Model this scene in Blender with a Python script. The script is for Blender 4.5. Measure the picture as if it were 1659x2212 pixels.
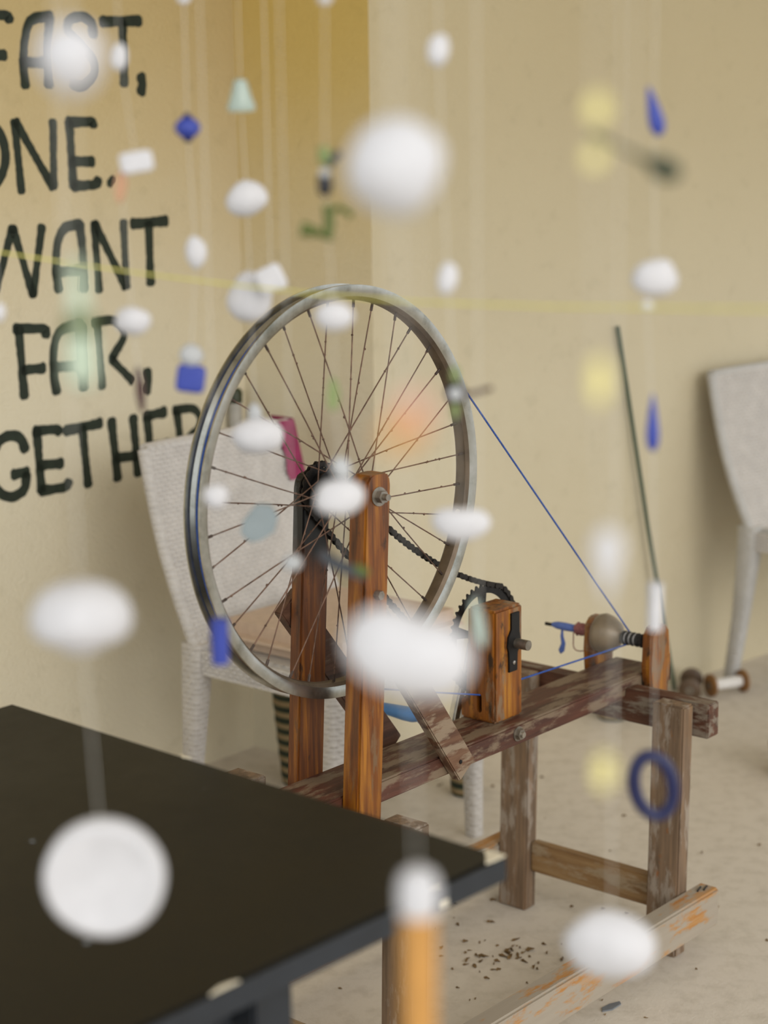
import bpy, bmesh, math, random
from mathutils import Vector, Matrix, noise
random.seed(7)
scene = bpy.context.scene
for o in list(bpy.data.objects): bpy.data.objects.remove(o)
COL = scene.collection
R = math.radians

# ------------------------------------------------------------------ camera
cam_d = bpy.data.cameras.new('camera'); cam = bpy.data.objects.new('camera', cam_d); COL.objects.link(cam)
PITCH, ROLL = R(11.39), R(-0.80)
fwd = Vector((0, math.cos(PITCH), -math.sin(PITCH))); rt0 = Vector((1, 0, 0)); up0 = Vector((0, math.sin(PITCH), math.cos(PITCH)))
rt = rt0*math.cos(ROLL) + up0*math.sin(ROLL); up = up0*math.cos(ROLL) - rt0*math.sin(ROLL)
M3 = Matrix((rt, up, -fwd)).transposed()
cam.matrix_world = Matrix.Translation((0, 0, 1.3995)) @ M3.to_4x4()
cam_d.sensor_fit = 'VERTICAL'; cam_d.sensor_height = 36.0; cam_d.sensor_width = 27.0
cam_d.lens = 3973.8*36.0/2212.0
cam_d.clip_start = 0.02; cam_d.clip_end = 100
cam_d.dof.use_dof = True; cam_d.dof.focus_distance = 2.78
cam_d.dof.aperture_fstop = cam_d.lens/22.0
scene.camera = cam

# ------------------------------------------------------------------ light
world = bpy.data.worlds.new('overcast_sky'); scene.world = world; world.use_nodes = True
bg = world.node_tree.nodes['Background']; bg.inputs[0].default_value = (0.90, 0.96, 1.0, 1); bg.inputs[1].default_value = 1.15
sun_d = bpy.data.lights.new('sun', 'SUN'); sun = bpy.data.objects.new('sun', sun_d); COL.objects.link(sun)
sun_d.energy = 1.5; sun_d.angle = R(45); sun_d.color = (1.0, 0.96, 0.90)
sun.rotation_euler = (R(65), 0, R(33))
scene.view_settings.view_transform = 'Standard'; scene.view_settings.look = 'None'
scene.view_settings.gamma = 1.0; scene.view_settings.use_curve_mapping = False
scene.view_settings.exposure = 0.10

# ------------------------------------------------------------------ helpers
def lin(h):
    h = h.lstrip('#'); c = [int(h[i:i+2], 16)/255 for i in (0, 2, 4)]
    return tuple(x/12.92 if x <= .04045 else ((x+.055)/1.055)**2.4 for x in c) + (1,)

def nodes_of(name):
    m = bpy.data.materials.new(name); m.use_nodes = True
    nt = m.node_tree; b = nt.nodes['Principled BSDF']
    return m, nt, b

def N(nt, t, **kw):
    n = nt.nodes.new(t)
    for k, v in kw.items(): setattr(n, k, v)
    return n

def ramp(nt, fac, stops):
    r = N(nt, 'ShaderNodeValToRGB'); e = r.color_ramp.elements
    while len(e) < len(stops): e.new(0.5)
    for i, (p, c) in enumerate(stops): e[i].position = p; e[i].color = c if len(c) == 4 else tuple(c)+(1,)
    nt.links.new(fac, r.inputs[0]); return r.outputs[0]

def mixc(nt, fac, a, b):
    m = N(nt, 'ShaderNodeMix', data_type='RGBA')
    for sock, v in ((0, fac), (6, a), (7, b)):
        if hasattr(v, 'is_linked'): nt.links.new(v, m.inputs[sock])
        else: m.inputs[sock].default_value = v
    return m.outputs[2]

def noise_tex(nt, vec, scale, detail=4, rough=.55):
    n = N(nt, 'ShaderNodeTexNoise'); n.inputs['Scale'].default_value = scale; n.inputs['Detail'].default_value = detail
    n.inputs['Roughness'].default_value = rough; nt.links.new(vec, n.inputs['Vector']); return n.outputs['Fac']

def mapped(nt, scale=(1, 1, 1), rot=(0, 0, 0), loc=(0, 0, 0)):
    tc = N(nt, 'ShaderNodeTexCoord'); mp = N(nt, 'ShaderNodeMapping')
    mp.inputs['Scale'].default_value = scale; mp.inputs['Rotation'].default_value = rot; mp.inputs['Location'].default_value = loc
    nt.links.new(tc.outputs['Object'], mp.inputs[0]); return mp.outputs[0]

def add_bump(nt, b, h, strength=.3, dist=.002):
    bp = N(nt, 'ShaderNodeBump'); bp.inputs['Strength'].default_value = strength; bp.inputs['Distance'].default_value = dist
    nt.links.new(h, bp.inputs['Height']); nt.links.new(bp.outputs[0], b.inputs['Normal'])

def plain(name, c, rough=.5, metal=0, vary=.12, scale=40, bump=0, trans=0):
    m, nt, b = nodes_of(name); v = mapped(nt); f = noise_tex(nt, v, scale)
    c = lin(c); dk = tuple(x*(1-vary) for x in c[:3])+(1,); lt = tuple(min(1, x*(1+vary)) for x in c[:3])+(1,)
    nt.links.new(ramp(nt, f, [(.3, dk), (.7, lt)]), b.inputs['Base Color'])
    b.inputs['Roughness'].default_value = rough; b.inputs['Metallic'].default_value = metal
    if trans: b.inputs['Transmission Weight'].default_value = trans
    if bump: add_bump(nt, b, f, bump, .001)
    return m

def wood(name, dark, mid, light, worn, axis='x', worn_amt=.5, stain='#1b120c', stain_amt=.3, rough=.55, seed=0, fine=1.0):
    """grain streaks along an axis, patches of worn grey wood and dark stains with their own outlines"""
    m, nt, b = nodes_of(name)
    s = {'x': (5, 70, 70), 'y': (70, 5, 70), 'z': (70, 70, 5), 'd': (5, 70, 70)}[axis]
    rot = (0, R(52), 0) if axis == 'd' else (0, 0, 0)
    v = mapped(nt, tuple(q*fine for q in s), rot, (seed*3.1, seed*1.7, seed)); g = noise_tex(nt, v, 1.0, 6, .6)
    base = ramp(nt, g, [(.30, lin(dark)), (.5, lin(mid)), (.70, lin(light))])
    s2 = {'x': (9, 34, 34), 'y': (34, 9, 34), 'z': (34, 34, 9), 'd': (9, 34, 34)}[axis]
    v2 = mapped(nt, s2, rot, (seed*5.3, 2+seed, seed*.7)); p = noise_tex(nt, v2, 1.0, 7, .68)
    pf = ramp(nt, p, [(.62-.24*worn_amt, (0, 0, 0)), (.70-.24*worn_amt, (1, 1, 1))])
    col = mixc(nt, pf, base, mixc(nt, g, lin(worn), tuple(min(1, x*1.3) for x in lin(worn)[:3])+(1,)))
    s3 = {'x': (14, 30, 30), 'y': (30, 14, 30), 'z': (30, 30, 14), 'd': (14, 30, 30)}[axis]
    v3 = mapped(nt, s3, rot, (9+seed*2.3, seed, 4)); q = noise_tex(nt, v3, 1.3, 5, .65)
    sf = ramp(nt, q, [(.70-.2*stain_amt, (0, 0, 0)), (.80-.2*stain_amt, (.85, .85, .85))])
    col = mixc(nt, sf, col, lin(stain))
    nt.links.new(col, b.inputs['Base Color']); b.inputs['Roughness'].default_value = rough
    add_bump(nt, b, g, .35, .0015)
    return m

def smooth(me, ang=35):
    me.polygons.foreach_set('use_smooth', [True]*len(me.polygons)); me.set_sharp_from_angle(angle=R(ang))

def mesh_from(name, bm, sm=None):
    bmesh.ops.recalc_face_normals(bm, faces=bm.faces[:])
    me = bpy.data.meshes.new(name); bm.to_mesh(me); bm.free()
    if sm is not None: smooth(me, sm)
    return me

def obj(name, bm, m, parent=None, sm=None):
    me = mesh_from(name, bm, sm) if isinstance(bm, bmesh.types.BMesh) else bm
    if m is not None and not me.materials: me.materials.append(m)
    o = bpy.data.objects.new(name, me); COL.objects.link(o)
    if parent is not None: o.parent = parent
    return o

def tag(o, label, cat, group=None):
    o['label'] = label; o['category'] = cat
    if group: o['group'] = group
    return o

def thing(name, label, cat, loc=(0, 0, 0), rz=0, group=None):
    o = bpy.data.objects.new(name, None); COL.objects.link(o); o.empty_display_size = .05
    o.location = loc; o.rotation_euler = (0, 0, rz); return tag(o, label, cat, group)

def structure(o): o['kind'] = 'structure'; return o

def hexa(bm, p):
    v = [bm.verts.new(q) for q in p]
    for f in ((0, 3, 2, 1), (4, 5, 6, 7), (0, 1, 5, 4), (1, 2, 6, 5), (2, 3, 7, 6), (3, 0, 4, 7)): bm.faces.new([v[i] for i in f])
    return v

def box(x0, x1, y0, y1, z0, z1, bev=0, seg=2, bm=None, fn=None):
    b2 = bm if bm is not None else bmesh.new()
    p = [(x0, y0, z0), (x1, y0, z0), (x1, y1, z0), (x0, y1, z0), (x0, y0, z1), (x1, y0, z1), (x1, y1, z1), (x0, y1, z1)]
    if fn: p = [fn(*q) for q in p]
    v = hexa(b2, p)
    if bev:
        es = list({e for q in v for e in q.link_edges})
        bmesh.ops.bevel(b2, geom=es, offset=bev, segments=seg, affect='EDGES', clamp_overlap=True)
    return b2

def prism(pts, a0, a1, axis='y', bev=0, bm=None):
    """polygon of 2-D points extruded along an axis: axis y -> points are (x, z); x -> (y, z); z -> (x, y)"""
    b2 = bm if bm is not None else bmesh.new()
    f = {'y': lambda p, a: (p[0], a, p[1]), 'x': lambda p, a: (a, p[0], p[1]), 'z': lambda p, a: (p[0], p[1], a)}[axis]
    A = [b2.verts.new(f(p, a0)) for p in pts]; Bv = [b2.verts.new(f(p, a1)) for p in pts]
    n = len(pts); b2.faces.new(A[::-1]); b2.faces.new(Bv)
    for i in range(n): b2.faces.new((A[i], A[(i+1) % n], Bv[(i+1) % n], Bv[i]))
    if bev:
        es = list({e for q in A+Bv for e in q.link_edges})
        bmesh.ops.bevel(b2, geom=es, offset=bev, segments=2, affect='EDGES', clamp_overlap=True)
    return b2

def tube(pts, r, seg=8, bm=None, closed=False, rf=None):
    b2 = bm if bm is not None else bmesh.new()
    P = [Vector(p) for p in pts]; n = len(P); rings = []; prev = None
    for i in range(n):
        if closed: d = P[(i+1) % n]-P[i-1]
        else: d = P[min(i+1, n-1)]-P[max(i-1, 0)]
        d.normalize()
        if prev is None:
            a = Vector((0, 0, 1)) if abs(d.z) < .9 else Vector((1, 0, 0)); u = d.cross(a).normalized()
        else: u = (prev - d*prev.dot(d)).normalized()
        prev = u; w = d.cross(u); rr = rf(i) if rf else r
        rings.append([b2.verts.new(P[i]+(u*math.cos(k*2*math.pi/seg)+w*math.sin(k*2*math.pi/seg))*rr) for k in range(seg)])
    m = n if closed else n-1
    for i in range(m):
        a, c = rings[i], rings[(i+1) % n]
        for k in range(seg): b2.faces.new((a[k], a[(k+1) % seg], c[(k+1) % seg], c[k]))
    if not closed:
        b2.faces.new(rings[0][::-1]); b2.faces.new(rings[-1])
    return b2

def lathe(prof, seg=24, axis='z', origin=(0, 0, 0), bm=None, closed=False):
    """profile of (radius, height) turned about an axis through origin"""
    b2 = bm if bm is not None else bmesh.new(); O = Vector(origin); rings = []
    for r, h in prof:
        ring = []
        for k in range(seg):
            a = 2*math.pi*k/seg; c, s = r*math.cos(a), r*math.sin(a)
            q = {'z': (c, s, h), 'y': (c, h, s), 'x': (h, c, s)}[axis]
            ring.append(b2.verts.new(O+Vector(q)))
        rings.append(ring)
    n = len(rings)
    for i in range(n if closed else n-1):
        a, c = rings[i], rings[(i+1) % n]
        for k in range(seg): b2.faces.new((a[k], a[(k+1) % seg], c[(k+1) % seg], c[k]))
    if not closed:
        b2.faces.new(rings[0][::-1]); b2.faces.new(rings[-1])
    return b2

def ico(r=1, sub=3):
    b2 = bmesh.new(); bmesh.ops.create_icosphere(b2, subdivisions=sub, radius=r); return b2

def arc(cx, cz, r, a0, a1, n): return [(cx+r*math.cos(a0+(a1-a0)*i/n), cz+r*math.sin(a0+(a1-a0)*i/n)) for i in range(n+1)]

# ------------------------------------------------------------------ materials
MAT = {}
MAT['orange_post'] = wood('varnished_orange_wood', '#391b04', '#754010', '#a56a1c', '#6b5036', 'z', .18, '#160c06', .45, .36, 1)
MAT['orange_block'] = wood('varnished_block_wood', '#4a2508', '#80480f', '#a9701e', '#755d45', 'z', .30, '#140d08', .7, .42, 2)
MAT['beam'] = wood('red_brown_beam_wood', '#341b12', '#4f2c1d', '#63392a', '#6f5d4a', 'x', .62, '#2a1a14', .1, .6, 3)
MAT['leg'] = wood('grey_brown_leg_wood', '#54422f', '#755f4a', '#8d7054', '#8b7e70', 'z', .48, '#8a521f', .25, .65, 4)
MAT['cross'] = wood('red_cross_beam_wood', '#38200f', '#522f1d', '#694632', '#74685a', 'y', .50, '#2a1a14', .1, .6, 5)
MAT['rail'] = wood('pale_worn_rail_wood', '#a4692c', '#ad7d45', '#b09070', '#94897a', 'x', .85, '#5a4634', .02, .7, 6)
MAT['stretcher'] = wood('yellowed_stretcher_wood', '#6d5030', '#866640', '#977a52', '#8c795f', 'y', .45, '#4d3a26', .02, .65, 7)
MAT['brace'] = wood('peeling_brace_wood', '#43281a', '#5e3d28', '#70513a', '#7f6d59', 'd', .58, '#2a1a14', .06, .62, 8)
MAT['dark_brace'] = wood('dark_brace_wood', '#38241a', '#513526', '#664634', '#5d4a3c', 'd', .25, '#1b120c', .2, .6, 9)
MAT['steel'] = plain('worn_steel', '#b9b5ae', .32, 1.0, .15, 60)
MAT['dullsteel'] = plain('dull_bolt_steel', '#8d857a', .45, .85, .25, 120)
MAT['black_iron'] = plain('black_oily_iron', '#1d1b1a', .5, .5, .3, 90)
MAT['chain'] = plain('oily_chain_iron', '#2b2622', .5, .6, .35, 200)
MAT['bluecord'] = plain('blue_twisted_cord', '#2b4f9a', .8, 0, .3, 300)
MAT['bluegrip'] = plain('blue_painted_grip', '#3f74ad', .45, 0, .12, 60)
MAT['pinkyarn'] = plain('pink_brown_yarn', '#8d5a57', .9, 0, .35, 300, .4)
MAT['blueyarn'] = plain('blue_fibre', '#5a6fae', .95, 0, .2, 300, .4)
MAT['darkyarn'] = plain('dark_wound_yarn', '#33302e', .9, 0, .4, 300, .4)
MAT['disc'] = plain('brown_turned_disc', '#75644c', .38, .2, .25, 30)

def rim_mat():
    m, nt, b = nodes_of('weathered_rim_aluminium'); v = mapped(nt)
    f = noise_tex(nt, v, 14, 6, .7)
    nt.links.new(ramp(nt, f, [(.3, lin('#77756a')), (.5, lin('#a8a69d')), (.7, lin('#bdbbb5'))]), b.inputs['Base Color'])
    b.inputs['Metallic'].default_value = .95; b.inputs['Roughness'].default_value = .24
    return m
MAT['rim'] = rim_mat()
MAT['rim_grime_reflection'] = plain('brown_rim_grime_reflection', '#67594a', .5, .6, .35, 25)  # brown grime, plus dark reflections put into the colour
MAT['spoke'] = plain('rusty_spoke_steel', '#6b5244', .55, .55, .45, 90)
MAT['nipple'] = plain('dark_nipple', '#4a3d36', .55, .5, .3, 90)

def oily_post():
    m = wood('varnished_post_with_oil_stain', '#301704', '#64340a', '#94590f', '#5a3c20', 'z', .12, '#160c06', .5, .38, 1.6)
    nt = m.node_tree; b = nt.nodes['Principled BSDF']; src = b.inputs['Base Color'].links[0].from_socket
    v = mapped(nt, (1, 0, 1), (0, 0, 0), (0, 0, -.875)); ln = N(nt, 'ShaderNodeVectorMath', operation='LENGTH'); nt.links.new(v, ln.inputs[0])
    nz = noise_tex(nt, mapped(nt, (30, 30, 18)), 1.0, 5, .65); ad = N(nt, 'ShaderNodeMath', operation='MULTIPLY_ADD')
    nt.links.new(nz, ad.inputs[0]); ad.inputs[1].default_value = .09; nt.links.new(ln.outputs['Value'], ad.inputs[2])
    f = ramp(nt, ad.outputs[0], [(.10, (1, 1, 1)), (.155, (0, 0, 0))])
    nt.links.new(mixc(nt, f, src, lin('#0b0908')), b.inputs['Base Color']); b.inputs['Roughness'].default_value = .5; return m
MAT['oily_post'] = oily_post()

def wall_mat(name, fade, c0='#cabd9f', c1='#d2c6aa'):
    m, nt, b = nodes_of(name); v = mapped(nt)
    big = noise_tex(nt, v, 1.6, 4, .6); fine = noise_tex(nt, v, 160, 3, .6); mid = noise_tex(nt, v, 22, 4, .6)
    col = ramp(nt, big, [(.3, lin(c0)), (.7, lin(c1))])
    if fade:      # base colour shifts towards ochre higher up the wall
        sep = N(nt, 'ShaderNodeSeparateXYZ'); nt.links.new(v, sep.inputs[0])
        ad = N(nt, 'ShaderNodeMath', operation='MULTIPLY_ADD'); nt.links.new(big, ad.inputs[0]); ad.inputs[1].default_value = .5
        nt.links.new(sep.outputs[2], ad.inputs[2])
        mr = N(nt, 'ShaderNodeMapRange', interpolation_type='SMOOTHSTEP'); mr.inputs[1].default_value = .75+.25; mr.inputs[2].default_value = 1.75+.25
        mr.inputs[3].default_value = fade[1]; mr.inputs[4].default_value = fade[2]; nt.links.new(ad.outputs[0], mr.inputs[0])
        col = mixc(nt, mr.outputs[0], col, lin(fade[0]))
    sp = ramp(nt, mid, [(.30, (.88, .88, .86)), (.42, (1, 1, 1))])
    mm = N(nt, 'ShaderNodeMix', data_type='RGBA', blend_type='MULTIPLY'); mm.inputs[0].default_value = .5
    nt.links.new(col, mm.inputs[6]); nt.links.new(sp, mm.inputs[7])
    nt.links.new(mm.outputs[2], b.inputs['Base Color']); b.inputs['Roughness'].default_value = .9
    add_bump(nt, b, fine, .6, .006)
    return m
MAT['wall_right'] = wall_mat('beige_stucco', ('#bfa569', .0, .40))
MAT['wall_left'] = wall_mat('beige_stucco_ochre_top', ('#c4a868', .0, .80), '#dacfb4', '#e0d6bd')
MAT['wall_mid'] = wall_mat('beige_stucco_strong_ochre_top', ('#d6b866', .0, .95), '#dacfb4', '#e0d6bd')

def floor_mat():
    m, nt, b = nodes_of('sandy_concrete'); v = mapped(nt)
    a = noise_tex(nt, v, 2.2, 5, .6); c = noise_tex(nt, v, 26, 5, .65); d = noise_tex(nt, v, 140, 3, .7)
    col = mixc(nt, a, lin('#ccc2b4'), lin('#d6cdc0'))
    s = ramp(nt, c, [(.28, (.70, .68, .64)), (.54, (1, 1, 1))])
    mm = N(nt, 'ShaderNodeMix', data_type='RGBA', blend_type='MULTIPLY'); mm.inputs[0].default_value = .55
    nt.links.new(col, mm.inputs[6]); nt.links.new(s, mm.inputs[7])
    nt.links.new(mm.outputs[2], b.inputs['Base Color']); b.inputs['Roughness'].default_value = .85
    add_bump(nt, b, d, .3, .003)
    return m
MAT['floor'] = floor_mat()
MAT['ceiling'] = plain('pale_ceiling_boards', '#d8cfbd', .9)
MAT['paint'] = plain('dark_green_black_paint', '#232c20', .8, 0, .25, 60)

def wicker_mat(name, c):
    m, nt, b = nodes_of(name); v = mapped(nt); f = noise_tex(nt, v, 30, 4)
    c = lin(c); nt.links.new(ramp(nt, f, [(.3, tuple(x*.86 for x in c[:3])+(1,)), (.7, c)]), b.inputs['Base Color'])
    b.inputs['Roughness'].default_value = .6
    w = N(nt, 'ShaderNodeTexWave', wave_type='BANDS', bands_direction='Z'); w.inputs['Scale'].default_value = 28; w.inputs['Distortion'].default_value = .4
    w2 = N(nt, 'ShaderNodeTexWave', wave_type='BANDS', bands_direction='DIAGONAL'); w2.inputs['Scale'].default_value = 30
    for q in (w, w2): nt.links.new(v, q.inputs['Vector'])
    mu = N(nt, 'ShaderNodeMath', operation='MULTIPLY'); nt.links.new(w.outputs['Fac'], mu.inputs[0]); nt.links.new(w2.outputs['Fac'], mu.inputs[1])
    add_bump(nt, b, mu.outputs[0], .5, .005)
    return m
MAT['wicker'] = wicker_mat('pale_grey_wicker', '#cbc5bf')
MAT['weave'] = plain('pale_grey_weave', '#cbc5bf', .6, 0, .08, 30)
MAT['wicker2'] = wicker_mat('light_grey_wicker', '#c3c0bc')
MAT['cushion'] = plain('sand_pink_cushion', '#c4ad98', .95, 0, .08, 60, .2)
MAT['magenta'] = plain('magenta_cloth', '#8c2c54', .9, 0, .15, 50, .2)

def table_mat():
    m, nt, b = nodes_of('black_worn_tabletop'); v = mapped(nt)
    f = noise_tex(nt, v, 6, 6, .7); s = noise_tex(nt, v, 55, 3, .6)
    col = ramp(nt, f, [(.3, lin('#12110e')), (.7, lin('#1c1a15'))])
    sf = ramp(nt, s, [(.76, (0, 0, 0)), (.80, (1, 1, 1))])
    nt.links.new(mixc(nt, sf, col, lin('#77736a')), b.inputs['Base Color'])
    nt.links.new(ramp(nt, f, [(.3, (.36, .36, .36)), (.7, (.48, .48, .48))]), b.inputs['Roughness']); b.inputs['Specular IOR Level'].default_value = .22
    return m
MAT['table'] = table_mat()
MAT['table_edge'] = plain('black_table_edge', '#20242a', .5, 0, .2, 30)
MAT['chip'] = plain('bare_chipped_wood', '#cfc4ad', .8, 0, .1, 80)

def stripes_mat():
    m, nt, b = nodes_of('green_black_striped_weave'); v = mapped(nt)
    w = N(nt, 'ShaderNodeTexWave', wave_type='BANDS', bands_direction='Z'); w.inputs['Scale'].default_value = 12.0; w.inputs['Distortion'].default_value = .3
    nt.links.new(v, w.inputs['Vector'])
    nt.links.new(ramp(nt, w.outputs['Fac'], [(.25, lin('#1e2418')), (.45, lin('#2f4a2a')), (.62, lin('#7d6a4c')), (.9, lin('#8a7554'))]), b.inputs['Base Color'])
    b.inputs['Roughness'].default_value = .85; add_bump(nt, b, w.outputs['Fac'], .5, .004)
    return m
MAT['stripes'] = stripes_mat()
MAT['greenrod'] = plain('dark_green_rod', '#3a4d3a', .6)
MAT['spoolwood'] = plain('brown_spool_wood', '#80592f', .5, 0, .25, 40)
MAT['darkspool'] = plain('dark_spool_wood', '#54402c', .5, 0, .25, 40)
MAT['whitethread'] = plain('white_wound_thread', '#dedad6', .9, 0, .08, 200, .3)
for nm, c, r_ in (('white', '#cbc8c9', .8), ('lightgrey', '#b2b2b2', .7), ('palegreen', '#b9c6ae', .4), ('peach', '#b58a6a', .7), ('brown', '#4a322c', .7),
                  ('blue', '#303f96', .45), ('navy', '#141945', .4), ('olive', '#4f5a1e', .6), ('green', '#7c8a55', .6), ('charcoal', '#3a3d42', .6),
                  ('black', '#1c1d24', .5), ('orange', '#c08a45', .6), ('pink', '#d59a86', .6), ('yellow', '#ddd08a', .6), ('darkolive', '#2c331a', .5)):
    MAT[nm] = plain('hanging_'+nm, c, r_, 0, .06, 60)
MAT['paleglass'] = plain('hanging_pale_sea_glass', '#bccabf', .25, 0, .06, 40, 0, .35)
MAT['blueglass'] = plain('hanging_blue_sea_glass', '#b3bfc2', .2, 0, .06, 40, 0, .6)
MAT['thread'] = plain('clear_hanging_thread', '#d9d5cd', .5, 0, .05, 40)
MAT['yellowcord'] = plain('yellow_cord', '#d8cf70', .7, 0, .1, 80)
MAT['leaf'] = plain('dry_leaf', '#6f5633', .9, 0, .4, 60)
MAT['grey_scrap'] = plain('grey_scrap', '#6f7276', .7)
MAT['palestrip'] = plain('pale_bare_wood', '#bfb3a0', .8, 0, .12, 60)
MAT['greypole'] = plain('grey_painted_pole', '#a8a49c', .6)

# measured wall and strand coordinates in metres
LETTERS = [
  ('F', 0.0167, [[(0.6981, 1.6496), (0.7045, 1.5138)], [(0.7028, 1.646), (0.6335, 1.648), (0.6251, 1.6388)], [(0.7015, 1.5707), (0.6409, 1.5732)]]),
  ('A', 0.0172, [[(0.5932, 1.5153), (0.596, 1.5603), (0.5852, 1.6177), (0.5673, 1.6429), (0.5197, 1.651)], [(0.5233, 1.6499), (0.5311, 1.584), (0.533, 1.5179)], [(0.6006, 1.5602), (0.5325, 1.5626)]]),
  ('S', 0.0178, [[(0.4138, 1.6164), (0.416, 1.6417), (0.44, 1.6525), (0.4709, 1.6449), (0.4783, 1.6232), (0.4483, 1.5963), (0.4179, 1.5689), (0.417, 1.5415), (0.4456, 1.5201), (0.4723, 1.5242)]]),
  ('T', 0.0179, [[(0.3883, 1.6455), (0.2804, 1.6516)], [(0.3299, 1.6468), (0.3318, 1.5226)]]),
  ('comma', 0.0203, [[(0.2852, 1.5392), (0.2795, 1.5233), (0.287, 1.5072)]]),
  ('O', 0.0169, [[(0.7007, 1.4427), (0.7414, 1.415), (0.7552, 1.3761), (0.7427, 1.3367), (0.7105, 1.32), (0.6759, 1.3306), (0.6538, 1.3701), (0.6576, 1.4144), (0.6754, 1.4356), (0.7007, 1.4427)]]),
  ('N', 0.0154, [[(0.6255, 1.4478), (0.6173, 1.312)], [(0.6232, 1.4478), (0.5363, 1.3179)], [(0.528, 1.4478), (0.5339, 1.3178)]]),
  ('E', 0.0177, [[(0.4857, 1.4469), (0.4826, 1.3183)], [(0.4894, 1.4459), (0.4276, 1.4468), (0.4218, 1.4394)], [(0.4869, 1.3682), (0.4274, 1.3672)], [(0.4826, 1.3192), (0.4238, 1.3214), (0.4144, 1.3305)]]),
  ('period', 0.022, [[(0.3789, 1.3278), (0.3765, 1.3249)]]),
  ('W', 0.0152, [[(0.7425, 1.247), (0.7004, 1.1105)], [(0.7004, 1.1105), (0.6441, 1.2427)], [(0.6441, 1.2427), (0.6015, 1.107)], [(0.6015, 1.107), (0.57, 1.2422)]]),
  ('A', 0.0178, [[(0.5335, 1.1124), (0.5378, 1.1612), (0.5312, 1.2072), (0.5098, 1.2368), (0.4675, 1.2415)], [(0.47, 1.2416), (0.4659, 1.1852), (0.4693, 1.1089)], [(0.5434, 1.1495), (0.4706, 1.1487)]]),
  ('N', 0.0162, [[(0.431, 1.2428), (0.4265, 1.104)], [(0.4298, 1.2427), (0.3512, 1.1065)], [(0.3501, 1.2423), (0.3486, 1.1063)]]),
  ('T', 0.0185, [[(0.3255, 1.2364), (0.2259, 1.2391)], [(0.2776, 1.2364), (0.279, 1.1094)]]),
  ('F', 0.0175, [[(0.6422, 1.0457), (0.6374, 0.9067)], [(0.6517, 1.0446), (0.5785, 1.0374), (0.5733, 1.0239)], [(0.6362, 0.9598), (0.5835, 0.9591)]]),
  ('A', 0.018, [[(0.5527, 0.9066), (0.558, 0.9584), (0.5513, 1.0059), (0.5301, 1.0314), (0.4824, 1.0377)], [(0.48, 1.0356), (0.4803, 0.9071)], [(0.5617, 0.9588), (0.48, 0.9533)]]),
  ('R', 0.0163, [[(0.4368, 1.0377), (0.4293, 0.9034)], [(0.4483, 1.0387), (0.3955, 1.0401), (0.3675, 1.0261), (0.3623, 1.0022), (0.4002, 0.9589)], [(0.4002, 0.9589), (0.3424, 0.9067)]]),
  ('comma', 0.0208, [[(0.3011, 0.9232), (0.2982, 0.9009), (0.3061, 0.8808)]]),
  ('G', 0.0177, [[(0.6422, 0.7991), (0.6525, 0.8231), (0.6778, 0.833), (0.7089, 0.8232), (0.7304, 0.7805), (0.7199, 0.7312), (0.684, 0.7086), (0.6498, 0.7204), (0.6419, 0.7497)], [(0.6762, 0.7538), (0.6393, 0.7531)]]),
  ('E', 0.0178, [[(0.6098, 0.8346), (0.6058, 0.7098)], [(0.6147, 0.8333), (0.56, 0.831), (0.5506, 0.8231)], [(0.6085, 0.762), (0.5485, 0.7582)], [(0.607, 0.71), (0.5429, 0.7078), (0.5323, 0.7179)]]),
  ('T', 0.0181, [[(0.5344, 0.8239), (0.4376, 0.828)], [(0.4891, 0.8248), (0.4799, 0.7021)]]),
  ('H', 0.0186, [[(0.4076, 0.8302), (0.3964, 0.7033)], [(0.3453, 0.8294), (0.3373, 0.7046)], [(0.3991, 0.7477), (0.3405, 0.7455)]]),
  ('E', 0.0189, [[(0.305, 0.8254), (0.2952, 0.7004)], [(0.3103, 0.8271), (0.2511, 0.829)], [(0.299, 0.758), (0.2435, 0.7586)], [(0.2951, 0.7014), (0.2309, 0.7013)]]),
  ('R', 0.0172, [[(0.2161, 0.8288), (0.201, 0.7042)], [(0.2231, 0.8286), (0.1721, 0.8276), (0.1484, 0.8113), (0.1483, 0.7833), (0.1869, 0.7592)], [(0.1869, 0.7592), (0.1199, 0.702)]]),
  ('L', 0.0165, [[(0.8257, 1.4412), (0.8223, 1.3171)], [(0.8223, 1.3171), (0.7811, 1.3203)]]),
  ('O', 0.0172, [[(0.7884, 0.8439), (0.8264, 0.8262), (0.8374, 0.7823), (0.8244, 0.7345), (0.7943, 0.7159), (0.7642, 0.725), (0.7515, 0.7743), (0.7618, 0.822), (0.7884, 0.8439)]]),
]
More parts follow.
